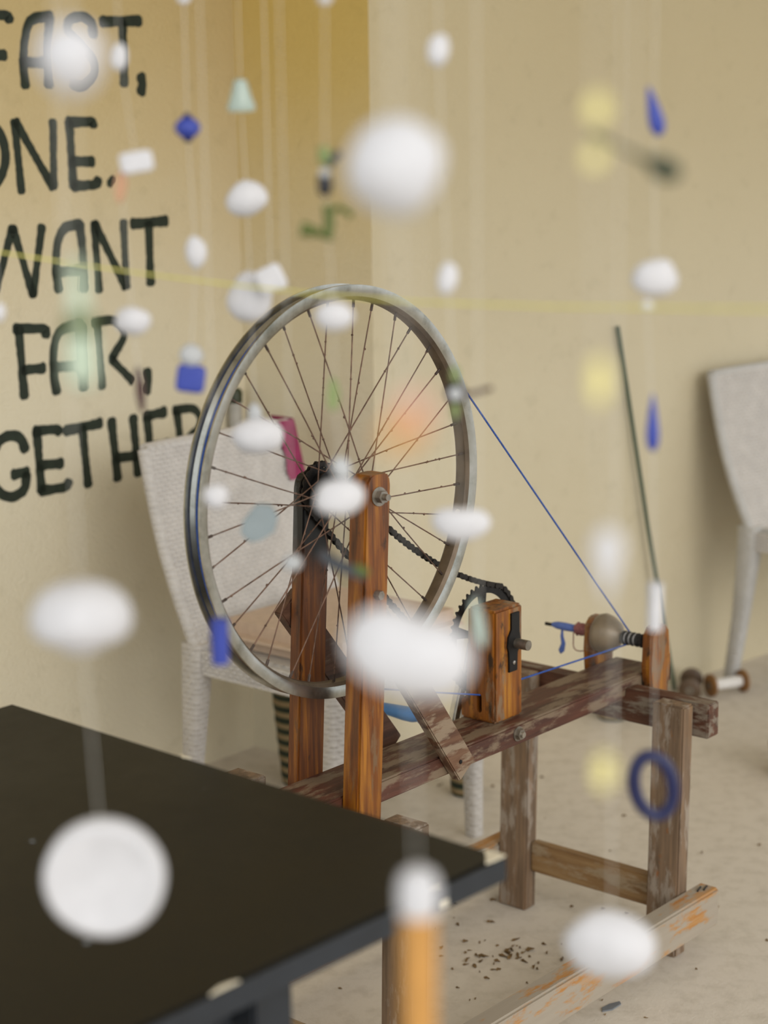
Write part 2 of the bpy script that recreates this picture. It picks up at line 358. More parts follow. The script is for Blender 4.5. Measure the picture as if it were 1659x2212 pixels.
PENDANTS = [
  ('A', 'foam_lump', 'lump', 'white', (-0.1269, 0.78, 1.435), 0.0286, 0.0286, 0, 'large blurry white scrap hanging over the painted letters A and S'),
  ('o', 'bottle_neck', 'neck', 'palegreen', (-0.1393, 0.85, 1.3187), 0.0137, 0.0577, 0, 'long pale green bottle neck hanging over the painted word FAR'),
  ('a', 'foam_float', 'dome', 'white', (-0.1911, 1.12, 1.1101), 0.0654, 0.0451, 0, 'large white mushroom-shaped float hanging over bare wall above the table'),
  ('a', 'round_lid', 'lid', 'white', (-0.1843, 1.12, 0.9346), 0.0784, 0.0784, 0, 'big round white lid hanging low in front of the black tabletop'),
  ('b', 'plastic_scrap', 'lump', 'white', (-0.2181, 1.6, 1.4728), 0.0141, 0.0242, 8, 'small upright white scrap hanging over the stem of the painted T in FAST'),
  ('b', 'plastic_tile', 'block', 'white', (-0.2072, 1.6, 1.3851), 0.0285, 0.0182, -8, 'small white rounded rectangle hanging right above a peach scrap'),
  ('b', 'shell_fragment', 'shard', 'peach', (-0.2211, 1.6, 1.365), 0.0127, 0.0309, 8, 'small peach coloured fragment hanging beside the painted full stop'),
  ('b', 'foam_pebble', 'lump', 'white', (-0.2158, 1.6, 1.2501), 0.0322, 0.0249, 0, 'white oval pebble hanging at the bowl of the painted R in FAR'),
  ('b', 'driftwood_sliver', 'shard', 'brown', (-0.2118, 1.6, 1.1893), 0.0097, 0.0454, -5, 'thin dark brown sliver hanging beside the painted comma after FAR'),
  ('z', 'foam_pebble', 'lump', 'white', (-0.3316, 1.6, 1.2585), 0.0112, 0.0169, 0, 'white pebble cut off by the left edge of the photo'),
  ('c', 'foam_pebble', 'lump', 'white', (-0.1722, 1.7, 1.5288), 0.0132, 0.014, 0, 'white pebble cut off by the top edge above the blue bead'),
  ('c', 'glass_bead', 'bead', 'blue', (-0.1729, 1.7, 1.414), 0.0243, 0.0268, 0, 'round blue bead with dark pointed ends hanging right of the word ONE'),
  ('c', 'foam_pebble', 'lump', 'white', (-0.1691, 1.7, 1.3022), 0.0195, 0.0305, 3, 'upright white egg-shaped pebble hanging right of the word WANT'),
  ('c', 'foam_pebble', 'lump', 'lightgrey', (-0.1766, 1.7, 1.2074), 0.0223, 0.0214, 30, 'pale grey pebble sitting directly on top of a blue cube'),
  ('c', 'plastic_cube', 'block', 'blue', (-0.1778, 1.7, 1.1859), 0.0267, 0.0258, 8, 'blue plastic cube hanging close to the left rim of the bicycle wheel'),
  ('d', 'glass_cone', 'cone', 'paleglass', (-0.1275, 1.75, 1.4436), 0.0266, 0.0292, 0, 'pale grey-green cone hanging high in front of the ochre corner'),
  ('d', 'foam_pebble', 'pebble', 'white', (-0.1246, 1.75, 1.3491), 0.0399, 0.0339, 0, 'white rounded triangular pebble hanging below the pale cone'),
  ('d', 'foam_pebble', 'lump', 'white', (-0.1233, 1.75, 1.2564), 0.043, 0.0491, 15, 'large white pebble touching the upper left of the wheel rim'),
  ('d', 'foam_bead', 'lump', 'lightgrey', (-0.1228, 1.75, 1.1457), 0.0142, 0.0187, 0, 'tiny pale bead on top of a white oval inside the left of the wheel'),
  ('d', 'foam_pebble', 'lump', 'white', (-0.1212, 1.75, 1.1232), 0.0499, 0.0365, 0, 'white oval pebble hanging over the left chair back inside the wheel'),
  ('d', 'glass_shard', 'shard', 'blueglass', (-0.1214, 1.75, 1.0367), 0.036, 0.045, 35, 'jagged pale blue glass shard hanging in front of the left chair back'),
  ('q', 'plastic_tile', 'block', 'white', (-0.1022, 1.72, 1.2753), 0.0258, 0.025, -25, 'tilted white square scrap overlapping a large pebble above the wheel'),
  ('e', 'foam_bead', 'lump', 'white', (-0.0395, 1.45, 1.5076), 0.0106, 0.0106, 0, 'white bead cut off by the top edge above the green twig'),
  ('e', 'plastic_twig', 'twig', 'olive', (-0.0424, 1.45, 1.3625), 0.0503, 0.0899, 0, 'green and black forked plastic twig hanging left of a big white ball'),
  ('e', 'foam_pebble', 'lump', 'white', (-0.037, 1.45, 1.2655), 0.0321, 0.024, 0, 'white oval pebble hanging just under the top of the wheel rim'),
  ('e', 'leaf_scrap', 'shard', 'green', (-0.0389, 1.45, 1.2031), 0.0103, 0.0287, 0, 'small green scrap hanging between the upper spokes'),
  ('e', 'foam_bead', 'lump', 'lightgrey', (-0.0338, 1.45, 1.1434), 0.0156, 0.02, -20, 'pale pointed bead on top of the white oval at the hub'),
  ('e', 'foam_pebble', 'lump', 'white', (-0.0357, 1.45, 1.12), 0.0409, 0.0312, 0, 'white oval pebble hiding the wheel hub between the two posts'),
  ('e', 'plastic_strap', 'strap', 'charcoal', (-0.0341, 1.45, 1.0636), 0.0419, 0.0127, 28, 'slanted dark grey strap hanging between the wooden posts'),
  ('f', 'foam_ball', 'lump', 'white', (-0.1442, 1.55, 1.1026), 0.0222, 0.0222, 0, 'small round white ball hanging at the left rim of the wheel'),
  ('f', 'plastic_tube', 'tube', 'blue', (-0.1446, 1.55, 0.9744), 0.0153, 0.0395, 0, 'short blue tube hanging at the lower left of the wheel rim'),
  ('p', 'foam_bead', 'lump', 'lightgrey', (-0.077, 1.5, 1.0553), 0.0163, 0.0147, 0, 'small pale scrap hanging at the left edge of the far wooden post'),
  ('g', 'foam_pebble', 'lump', 'white', (0.0466, 1.45, 1.4675), 0.017, 0.0255, 10, 'upright white oval hanging highest on the bare wall right of the corner'),
  ('g', 'foam_pebble', 'lump', 'white', (0.0525, 1.45, 1.2936), 0.016, 0.0261, 8, 'upright white oval hanging just above and right of the wheel top'),
  ('g', 'glass_bead', 'stickbead', 'black', (0.0577, 1.45, 1.2033), 0.0169, 0.0169, 0, 'black and white bead with a brown stick hanging at the right rim'),
  ('g', 'foam_float', 'twolobe', 'white', (0.0616, 1.45, 1.0993), 0.0477, 0.0283, 0, 'wide white two-lobed float hanging over the right wheel rim'),
  ('h', 'foam_ball', 'lump', 'white', (0.0072, 0.88, 1.3878), 0.0461, 0.0461, 0, 'very large blurry white ball hanging near the top centre'),
  ('n', 'plastic_flake', 'flake', 'orange', (0.0081, 0.6, 1.3082), 0.0153, 0.0214, 20, 'blurry orange and pink flake hanging inside the right of the wheel'),
  ('h', 'shell_half', 'twolobe', 'white', (0.0118, 0.88, 1.1537), 0.0654, 0.0459, 22, 'very large white ridged lump hanging in front of the near post'),
  ('h', 'capped_tube', 'captube', 'orange', (0.0147, 0.88, 0.9859), 0.0219, 0.1022, 0, 'orange tube with white cap hanging at the bottom edge of the photo'),
  ('i', 'plastic_flake', 'shard', 'yellow', (0.0907, 0.78, 1.4115), 0.01, 0.0134, 0, 'pale yellow flake hanging just above the dark green spoon'),
  ('i', 'plastic_flake', 'shard', 'yellow', (0.0899, 0.78, 1.3917), 0.0093, 0.01, 0, 'small yellow flake hanging just below the handle of the spoon'),
  ('i', 'plastic_flake', 'shard', 'yellow', (0.0927, 0.78, 1.2982), 0.0103, 0.0213, 0, 'blurry yellow flake hanging on bare wall left of the green rod'),
  ('i', 'foam_float', 'drop', 'white', (0.0969, 0.78, 1.2186), 0.0133, 0.0302, 180, 'blurry white teardrop float hanging above the spindle'),
  ('i', 'plastic_flake', 'shard', 'yellow', (0.0964, 0.78, 1.1234), 0.0107, 0.0186, 0, 'yellow flake hanging low over the floor left of a blue ring'),
  ('k', 'plastic_petal', 'drop', 'blue', (0.2197, 1.5, 1.4202), 0.0133, 0.0399, -14, 'blue petal-shaped piece hanging above the dark green spoon'),
  ('k', 'foam_pebble', 'lump', 'white', (0.2225, 1.5, 1.288), 0.0391, 0.0308, 0, 'white oval pebble hanging above the tip of the green rod'),
  ('k', 'foam_bead', 'lump', 'white', (0.2165, 1.5, 1.2652), 0.0098, 0.0098, 0, 'tiny white bead just under the white oval above the green rod'),
  ('k', 'plastic_petal', 'drop', 'blue', (0.2224, 1.5, 1.1696), 0.0114, 0.0481, 0, 'slim blue drop hanging between the green rod and the right chair'),
  ('k', 'plastic_tube', 'tube', 'white', (0.2268, 1.5, 1.0131), 0.0125, 0.0405, 0, 'short white tube hanging just above the near spindle post'),
  ('k', 'plastic_ring', 'ring', 'navy', (0.228, 1.5, 0.8546), 0.0445, 0.0667, -12, 'dark blue oval ring hanging in front of the right wooden leg'),
  ('l', 'plastic_spoon', 'spoon', 'darkolive', (0.1367, 1.0, 1.3907), 0.0531, 0.0148, 26, 'dark green plastic spoon hanging at a slant on the upper right'),
  ('m', 'foam_float', 'lump', 'white', (0.1544, 1.2, 0.8487), 0.0647, 0.0485, 5, 'large white oval float hanging low over the bottom rail'),
  ('j', 'glass_shard', 'shard', 'paleglass', (0.068, 1.3, 1.0542), 0.0101, 0.0389, -10, 'translucent greenish glass strip hanging over the wooden drive block'),
]
YELLOW_CORD = [(-0.4066, 1.85, 1.3008), (-0.3751, 1.83, 1.2974), (-0.2987, 1.78, 1.2892), (-0.2259, 1.73, 1.2819), (-0.1383, 1.66, 1.2757), (-0.0493, 1.6, 1.2698), (0.0295, 1.53, 1.2683), (0.1353, 1.43, 1.2718), (0.2687, 1.28, 1.2815), (0.3018, 1.23, 1.2858)]

# ------------------------------------------------------------------ the setting
P0 = Vector((-.314, 4.161, 0)); P1 = Vector((-.018, 3.907, 0))
def azv(a): return Vector((math.sin(R(a)), math.cos(R(a)), 0))
def right_of(t): return Vector((t.y, -t.x, 0))
TL, TR = azv(39.5), azv(47.34); NL, NR = right_of(TL), right_of(TR)
def slab(name, pts, z0, z1, m):
    return structure(obj(name, prism([(p.x, p.y) for p in pts], z0, z1, 'z'), m))
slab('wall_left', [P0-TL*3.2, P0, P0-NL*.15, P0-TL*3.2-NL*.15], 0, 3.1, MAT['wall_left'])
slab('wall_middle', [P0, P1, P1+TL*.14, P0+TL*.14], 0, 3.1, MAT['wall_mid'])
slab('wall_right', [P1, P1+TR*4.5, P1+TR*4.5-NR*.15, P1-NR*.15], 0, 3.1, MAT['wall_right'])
structure(obj('floor', box(-4, 6, -3, 8, -.12, 0), MAT['floor']))
structure(obj('ceiling', box(-4, 6, .25, 8, 3.1, 3.2), MAT['ceiling']))  # unseen roof slab, its front edge placed to shade the upper walls

# hand-painted slogan on the left wall: every letter is a brushed shape of its own
slogan = thing('painted_slogan', 'dark green hand-painted slogan lettering on the left ochre wall', 'lettering', P0)
def letter_mesh(w, strokes):
    bm = bmesh.new(); d0, d1 = .0002, .0012
    def P(s, z, d): q = -TL*s + NL*d; return (q.x, q.y, z)
    rnd = random.Random(int(strokes[0][0][0]*1e4))
    for st in strokes:
        pts = [Vector((s, z)) for s, z in st]
        fine = []                                   # smooth the polyline, then lay a ribbon with a brushy edge
        for i in range(len(pts)-1):
            a, b = pts[i], pts[i+1]; pa = pts[i-1] if i else a*2-b; pb = pts[i+2] if i+2 < len(pts) else b*2-a
            k = max(3, int((b-a).length/.007))
            for j in range(k):
                t = j/k; fine.append(.5*((2*a)+(b-pa)*t+(2*pa-5*a+4*b-pb)*t*t+(3*a-pa-3*b+pb)*t**3))
        fine.append(pts[-1])
        n = len(fine); L = []; Rr = []
        for i, p in enumerate(fine):
            d = (fine[min(i+1, n-1)]-fine[max(i-1, 0)])
            if d.length < 1e-6: d = Vector((1, 0))
            d.normalize(); q = Vector((-d.y, d.x)); e = i/(n-1)
            ww = w*.66*(1.06-.20*math.sin(math.pi*e))
            L.append(p+q*ww*(1+rnd.uniform(-.09, .09))); Rr.append(p-q*ww*(1+rnd.uniform(-.09, .09)))
        d = (fine[0]-fine[1]).normalized(); d2 = (fine[-1]-fine[-2]).normalized()
        ring = L[:] + [fine[-1]+d2*w*.35+(L[-1]-fine[-1])*.55, fine[-1]+d2*w*.35+(Rr[-1]-fine[-1])*.55] + Rr[::-1] + [fine[0]+d*w*.35+(Rr[0]-fine[0])*.55, fine[0]+d*w*.35+(L[0]-fine[0])*.55]
        top = [bm.verts.new(P(q.x, q.y, d1)) for q in ring]; bot = [bm.verts.new(P(q.x, q.y, d0)) for q in ring]
        m = len(ring)
        for i in range(m): bm.faces.new((top[i], top[(i+1) % m], bot[(i+1) % m], bot[i]))
        lt = top[:n]; cap2 = top[n:n+2]; rt_ = top[n+2:2*n+2][::-1]; cap1 = top[2*n+2:]
        for i in range(n-1): bm.faces.new((lt[i], lt[i+1], rt_[i+1], rt_[i]))
        bm.faces.new((lt[-1], cap2[0], cap2[1], rt_[-1])); bm.faces.new((rt_[0], cap1[0], cap1[1], lt[0]))
    return bm
for nm, w, strokes in LETTERS: obj('letter' if nm not in ('comma', 'period') else nm, letter_mesh(w, strokes), MAT['paint'], slogan)

# ------------------------------------------------------------------ the spinning machine
MLOC = (-.0605, 2.6231, 0); MROT = R(90-40.6266)           # local x runs along the main beam, local -y towards the front
frame = thing('spinning_frame', 'wooden yarn-spinning machine frame with two upright posts on a long beam', 'spinning machine', MLOC, MROT)
def mbox(u0, u1, v0, v1, z0, z1, bev=.0025, fn=None): return box(u0, u1, -v1, -v0, z0, z1, bev, 2, None, fn)
HZ = .9008
obj('main_beam', mbox(-.26, .80, -.0495, .0495, .431, .466, .003), MAT['beam'], frame)
def lean(k, z0): return lambda x, y, z: (x+k*(z-z0), y, z)
def post(u0, u1, v0, v1, z0, z1, k):
    f = lean(k, .55); w = (u1-u0); pts = [(u0, z0), (u1, z0), (u1, z1-w*.35)] + arc((u0+u1)/2, z1-w*.35, w/2, 0, math.pi, 8)[1:-1] + [(u0, z1-w*.35)]
    pts = [(q[0]+k*(q[1]-.55), min(q[1], z1)) for q in pts]
    return prism(pts, -v1, -v0, 'y', .003)
p_far = obj('wheel_post', post(-.053, .004, -.070, -.046, .40, .925, .064), MAT['oily_post'], frame)
p_near = obj('wheel_post', post(-.063, -.009, .0495, .082, .415, .938, .063), MAT['orange_post'], frame)
# axle through both posts
ax0, ax1 = Vector((-.018, -.104, .908)), Vector((.012, .085, .896))
obj('axle', tube([ax0, ax1], .0048, 12), MAT['dullsteel'], frame, 40)
adir = (ax0-ax1).normalized()
obj('washer', tube([ax0-adir*.022, ax0-adir*.0195], .0138, 20), MAT['dullsteel'], frame, 40)
obj('axle_nut', tube([ax0-adir*.0195, ax0-adir*.009], .0092, 6), MAT['dullsteel'], frame)
# braces
def board(a, b, w, v0, v1, bev=.002):
    a, b = Vector(a), Vector(b); d = (b-a).normalized(); q = Vector((-d.y, d.x))*w/2
    return prism([tuple(p) for p in (a+q, b+q, b-q, a-q)], -v1, -v0, 'y', bev)
obj('brace', board((.205, .436), (-.010, .735), .046, .0505, .069), MAT['brace'], frame)
obj('brace', board((.192, .447), (-.040, .735), .050, -.088, -.0705), MAT['dark_brace'], frame)
obj('nail', lathe([(.0035, 0), (.0035, -.001), (.001, -.0015)], 8, 'y', (.186, -.0695, .455)), MAT['black_iron'], frame)
obj('post_bolt', tube([(-.022, -.081, .765), (-.022, -.092, .765)], .007, 6), MAT['dullsteel'], frame)
obj('beam_washer', tube([(.362, -.0494, .451), (.362, -.0515, .451)], .0125, 20), MAT['dullsteel'], frame, 40)
obj('beam_nut', tube([(.362, -.0515, .451), (.362, -.0585, .451)], .0095, 6), MAT['dullsteel'], frame)
obj('bolt_end', tube([(.362, -.0585, .451), (.362, -.0625, .451)], .005, 10), MAT['steel'], frame, 40)
# end frames: cross beams, legs, stretchers, rails
def crossbeam(u0):                                  # notched where the main beam lies in it
    v = [(-.205, .392), (.217, .392), (.217, .452), (.0505, .452), (.0505, .4305), (-.0505, .4305), (-.0505, .452), (-.205, .452)]
    return prism([(-a, z) for a, z in v], u0, u0+.036, 'x', .002)
obj('cross_beam', crossbeam(.679), MAT['cross'], frame)
obj('cross_beam', crossbeam(-.1065), MAT['cross'], frame)
def leg(u0, v0, kl): return box(u0, u0+.034, -v0-.062, -v0, 0, .4505, .003, 2, None, lean(kl, .45))
for u0 in (.645, -.070):
    obj('leg', leg(u0, .127, .03), MAT['leg'], frame); obj('leg', leg(u0, -.195, .03), MAT['leg'], frame)
for u0, dz in ((.650, 0), (-.075, -.055)):
    obj('stretcher', mbox(u0, u0+.022, -.133, .127, .073+dz, .130+dz), MAT['stretcher'], frame)
near_rail = obj('floor_rail', mbox(-.34, .712, .1885, .228, .047, .116, .004), MAT['rail'], frame)
obj('floor_rail', mbox(-.34, .712, -.236, -.1955, .047, .116, .004), MAT['rail'], frame)
for k, (du, dv) in enumerate(((.0, 0), (.011, .006))):
    obj('staple', tube([(.672+du, -.208-dv, .1155), (.672+du, -.208-dv, .1175), (.690+du, -.203-dv, .1175), (.690+du, -.203-dv, .1155)], .0016, 6), MAT['black_iron'], near_rail)

# drive block with a slot for the cord
def block_bm():
    pts = [(-.022, .4665), (-.022, .656), (.034, .656), (.034, .501), (.050, .501), (.050, .4665)]   # (y, z)
    bm = bmesh.new(); return prism(pts, .337, .413, 'x', .004)
tmp = bpy.data.objects.new('drive_block', mesh_from('drive_block', block_bm())); COL.objects.link(tmp)
cut = bpy.data.objects.new('cutter', mesh_from('cutter', prism(arc(.010, .508, .005, 0, math.pi, 6)+arc(.010, .486, .005, math.pi, 2*math.pi, 6), .25, .5, 'x'))); COL.objects.link(cut)
md = tmp.modifiers.new('slot', 'BOOLEAN'); md.operation = 'DIFFERENCE'; md.object = cut; md.solver = 'EXACT'
dg = bpy.context.evaluated_depsgraph_get(); me = bpy.data.meshes.new_from_object(tmp.evaluated_get(dg))
bpy.data.objects.remove(tmp); bpy.data.objects.remove(cut)
me.name = 'drive_block'; me.materials.clear(); block = obj('drive_block', me, MAT['orange_block'], frame)
brk = prism([(.378, .645), (.400, .645), (.399, .612), (.403, .600), (.401, .585), (.394, .578), (.394, .547), (.372, .547), (.372, .580), (.368, .590), (.370, .606), (.379, .618)], -.0255, -.0215, 'y', .0006)
bracket = obj('bearing_bracket', brk, MAT['black_iron'], block); bracket['label'] = 'black iron bearing bracket'
obj('bracket_screw', lathe([(.0035, 0), (.0032, -.0012), (.001, -.0016)], 10, 'y', (.384, -.0256, .562)), MAT['steel'], block)
pin = obj('drive_shaft', tube([(.391, -.050, .593), (.391, .066, .593)], .0085, 20), MAT['dullsteel'], block, 40); pin['label'] = 'steel shaft end sticking out of the block'

# chainring, crank and grip
CC = (.391, .593); CV = .0435                        # CV: local y of the chain line
def ring_bm(nt_, r_in, r_root, r_tip, th):
    bm = bmesh.new(); n = nt_*4; o0, o1, i0, i1 = [], [], [], []
    for k in range(n):
        a = 2*math.pi*k/n; r = (r_root, r_tip, r_tip*.995, r_root)[k % 4]
        a2 = a + (0, .25, .05, -.2)[k % 4]*2*math.pi/n
        for lst, rr, y in ((o0, r, CV-th), (o1, r, CV+th), (i0, r_in, CV-th), (i1, r_in, CV+th)):
            lst.append(bm.verts.new((CC[0]+rr*math.cos(a2), y, CC[1]+rr*math.sin(a2))))
    for k in range(n):
        j = (k+1) % n
        for q in ((o0[k], o0[j], o1[j], o1[k]), (i0[k], i1[k], i1[j], i0[j]), (o0[k], i0[k], i0[j], o0[j]), (o1[k], o1[j], i1[j], i1[k])): bm.faces.new(q)
    return bm
cring = obj('chainring', ring_bm(44, .073, .0845, .0905, .0014), MAT['black_iron'], frame)
for k in range(5):
    a = R(20+72*k); c, s = math.cos(a), math.sin(a); bm = bmesh.new()
    pts = []
    for r, w in ((.012, .010), (.045, .006), (.074, .010)): pts.append((r, w))
    poly = [(CC[0]+c*r-s*w, CC[1]+s*r+c*w) for r, w in pts]+[(CC[0]+c*r+s*w, CC[1]+s*r-c*w) for r, w in pts[::-1]]
    obj('spider_arm', prism(poly, CV-.002, CV+.002, 'y'), MAT['black_iron'], cring)
obj('chainring_boss', lathe([(.02, CV-.004), (.02, CV+.012), (.013, CV+.02)], 20, 'y', (CC[0], 0, CC[1])), MAT['black_iron'], cring, 40)
ce = (.335, .448)
crank = obj('crank_arm', prism([(CC[0]-.011, CC[1]+.006), (CC[0]+.011, CC[1]+.006), (ce[0]+.009, ce[1]-.008), (ce[0]-.009, ce[1]-.008)], .060, .074, 'y', .003), MAT['steel'], cring)
obj('grip_spindle', tube([(ce[0], .070, ce[1]), (ce[0], .128, ce[1]+.002)], .004, 10), MAT['dullsteel'], cring, 40)
grip = lathe([(.005, .150), (.010, .152), (.0115, .160), (.008, .165), (.0105, .170), (.0125, .178), (.0128, .195), (.0115, .215), (.0095, .245), (.009, .262), (.011, .270), (.008, .278)], 18, 'y', (ce[0], -.028, ce[1]+.002))
g_ = obj('crank_grip', grip, MAT['bluegrip'], cring, 50); g_['label'] = 'blue turned wooden grip'

# spindle assembly at the right end of the beam
def spost(u0, u1, v0, v1, z0, z1):
    w = u1-u0; pts = [(u0+w*.1, z0), (u1-w*.08, z0), (u1, z0+.06), (u1-.004, z1-.012), (u1-.016, z1), (u0+.018, z1), (u0+.004, z1-.014), (u0, z0+.06)]
    return prism(pts, -v1, -v0, 'y', .003)
obj('spindle_post', spost(.728, .792, .0498, .071, .420, .552), MAT['orange_block'], frame)
obj('spindle_post', spost(.736, .792, -.080, -.0498, .430, .548), MAT['orange_block'], frame)
obj('post_wedge', mbox(.7925, .803, .050, .066, .440, .492, .002), MAT['cross'], frame)
SU, SZ = .755, .519
sp = obj('spindle', tube([(SU, .176, SZ-.002), (SU, -.060, SZ)], .0032, 10), MAT['black_iron'], frame, 40)
obj('blue_fibre_wrap', lathe([(.004, .160), (.0068, .150), (.0076, .130), (.0070, .110), (.005, .106)], 14, 'y', (SU, 0, SZ-.001)), MAT['blueyarn'], sp, 60)
helix = [(SU+.0095*math.cos(i*.9), .106-.0008*i*.62, SZ+.0095*math.sin(i*.9)+.002*math.sin(i*2.3)) for i in range(70)]
obj('pink_yarn_wrap', tube(helix, .0026, 6), MAT['pinkyarn'], sp, 60)
loop = [(SU+.004*math.sin(t*3), .098-.020*math.sin(t)*.9, SZ-.022+.020*math.cos(t)) for t in [i*.35 for i in range(19)]]
obj('loose_yarn_loop', tube(loop, .0011, 5), MAT['pinkyarn'], sp, 60)
tail = [(SU, .138, SZ-.006), (SU, .139, SZ-.020), (SU+.002, .137, SZ-.034), (SU, .140, SZ-.048), (SU, .142, SZ-.054)]
obj('blue_fibre_tail', tube(tail, .004, 8, None, False, lambda i: (.002, .003, .0042, .0058, .001)[i]), MAT['blueyarn'], sp, 60)
obj('whorl_disc', lathe([(.006, .062), (.024, .061), (.035, .055), (.0375, .046), (.034, .033), (.025, .019), (.013, .010), (.008, .007)], 32, 'y', (SU, 0, SZ)), MAT['disc'], sp, 50)
prof = []
for i in range(5):
    b0 = .006-.0095*i; prof += [(.0085, b0), (.0125, b0-.0025), (.0125, b0-.005), (.0085, b0-.0075)]
obj('ribbed_pulley', lathe(prof, 20, 'y', (SU, 0, SZ)), MAT['darkyarn'], sp, 40)
for i in range(3):
    yy = -.002-.0095*i; obj('white_thread_band', lathe([(.0090, yy+.0012), (.0105, yy), (.0090, yy-.0012)], 20, 'y', (SU, 0, SZ)), MAT['whitethread'], sp, 60)

# ------------------------------------------------------------------ bicycle wheel between the posts
wheel = thing('bicycle_wheel', 'tyreless silver bicycle wheel with rusty spokes held between wooden posts', 'wheel', MLOC, MROT)
rp = [(-.0155, .3005), (-.0128, .3008), (-.0112, .2925), (-.0060, .2885), (.0060, .2885), (.0112, .2925), (.0128, .3008), (.0155, .3005), (.0152, .2900), (.0135, .2840), (.0085, .2795), (0, .2780), (-.0085, .2795), (-.0135, .2840), (-.0152, .2900)]
bm = bmesh.new(); lathe([(r, y) for y, r in rp], 160, 'y', (0, 0, HZ), bm, True)
rim = obj('rim', bm, MAT['rim'], wheel, 28); rim.data.materials.append(MAT['rim_grime_reflection'])
for f in rim.data.polygons:
    if (Vector(f.center)-Vector((0, f.center.y, HZ))).length < .2835: f.material_index = 1
hub = obj('hub', lathe([(.006, -.040), (.012, -.038), (.013, -.031), (.030, -.0305), (.030, -.0275), (.013, -.026), (.011, 0), (.013, .022), (.030, .0235), (.030, .0265), (.014, .028), (.008, .032)], 36, 'y', (0, 0, HZ)), MAT['black_iron'], wheel, 40)
bm = bmesh.new(); n = 72
fr = [((.0365, .0365, .031, .031)[k % 4]) for k in range(n)]
prism([(fr[k]*math.cos(2*math.pi*k/n), HZ+fr[k]*math.sin(2*math.pi*k/n)) for k in range(n)], CV-.0015, CV+.0015, 'y', 0, bm)
obj('freewheel_sprocket', bm, MAT['black_iron'], wheel)
obj('freewheel_body', lathe([(.024, .033), (.024, .0415), (.02, .0455)], 30, 'y', (0, 0, HZ)), MAT['black_iron'], wheel, 40)
rnd = random.Random(3)
for i in range(36):
    side = -1 if i % 2 == 0 else 1; pair = i//2; lead = 1 if pair % 2 == 0 else -1
    ar = R(10*i+4); ah = ar + lead*R(58); yf = -.0292 if side < 0 else .0252
    a = Vector((.0272*math.cos(ah), yf, HZ+.0272*math.sin(ah))); b = Vector((.2785*math.cos(ar), side*.003, HZ+.2785*math.sin(ar)))
    mid = (a+b)/2 + Vector((rnd.uniform(-1, 1), rnd.uniform(-1, 1), rnd.uniform(-1, 1)))*.0012
    pts = [a, a.lerp(mid, .5), mid, mid.lerp(b, .5), b]
    bm = tube(pts, .00105, 6)
    for k in range(rnd.randint(2, 5)):               # rust lumps along the wire
        t = rnd.random(); q = a.lerp(b, t)+Vector((rnd.uniform(-1, 1)*.0006, 0, rnd.uniform(-1, 1)*.0006)); dd = (b-a).normalized()*.0022
        tube([q-dd, q, q+dd], .0016, 5, bm, False, lambda i_: (.0006, rnd.uniform(.0016, .0023), .0006)[i_])
    s = obj('spoke', bm, MAT['spoke'], wheel, 60)
    d = (b-a).normalized(); e1 = b+d*.0012
    obj('nipple', tube([e1-d*.012, e1-d*.002, e1], .0021, 7), MAT['nipple'], s, 50)
for a in (R(-18), R(-22)):
    pass
valve = Vector((math.cos(R(-15)), 0, math.sin(R(-15))))
obj('valve_hole', tube([Vector((0, -.001, HZ))+valve*.2778, Vector((0, -.001, HZ))+valve*.2792], .0042, 12), MAT['chip'], wheel)

# ------------------------------------------------------------------ drive chain: one link after the other
chain = thing('drive_chain', 'black oily bicycle chain running from the wheel sprocket to the chainring', 'chain', MLOC, MROT)
f0 = Vector((0, HZ)); c0 = Vector(CC); r1, r2 = .0375, .0905; D = c0-f0; dist = D.length; dd = D/dist; nn = Vector((-dd.y, dd.x))
if nn.y < 0: nn = -nn
sb = (r2-r1)/dist; cb = math.sqrt(1-sb*sb)
def tang(sg): return (nn*sg*cb - dd*sb)              # outward normal of the upper / lower straight run
path = []
nu, nl = tang(1), tang(-1)
a1 = f0+nu*r1; b1 = c0+nu*r2
for i in range(61):
    t = i/60; p = a1.lerp(b1, t); path.append(p+Vector((0, -1))*.038*4*t*(1-t)*(1 if True else 0))
au = math.atan2(nu.y, nu.x); al = math.atan2(nl.y, nl.x)
while al > au: al -= 2*math.pi
path += [Vector(q) for q in arc(c0.x, c0.y, r2, au, al, 60)[1:]]
a2 = c0+nl*r2; b2_ = f0+nl*r1
for i in range(1, 61): path.append(a2.lerp(b2_, i/60))
ae = math.atan2(nu.y, nu.x)
while ae > al: ae -= 2*math.pi
path += [Vector(q) for q in arc(f0.x, f0.y, r1, al, ae, 40)[1:]]
cum = [0]
for i in range(1, len(path)): cum.append(cum[-1]+(path[i]-path[i-1]).length)
nl_ = 2*int(cum[-1]/.0127/2); pitch = cum[-1]/nl_
def at_len(s):
    s %= cum[-1]; i = 0
    lo, hi = 0, len(cum)-1
    while hi-lo > 1:
        md_ = (lo+hi)//2
        if cum[md_] <= s: lo = md_
        else: hi = md_
    t = (s-cum[lo])/max(1e-9, cum[hi]-cum[lo]); return path[lo].lerp(path[hi], t)
def link_mesh(outer):
    bm = bmesh.new(); h = pitch/2; r = .0050; yo = .0034 if outer else .0020
    pts = arc(-h, 0, r, R(60), R(300), 5)+[(0, -r*.62)]+arc(h, 0, r, R(240), R(480), 5)+[(0, r*.62)]
    for s in (-1, 1): prism(pts, s*yo-.0005, s*yo+.0005, 'y', 0, bm)
    tube([(-h, -.0038, 0), (-h, .0038, 0)], .0019, 6, bm)
    return mesh_from('chain_link', bm)
LM = [link_mesh(True), link_mesh(False)]
for m_ in LM: m_.materials.append(MAT['chain'])
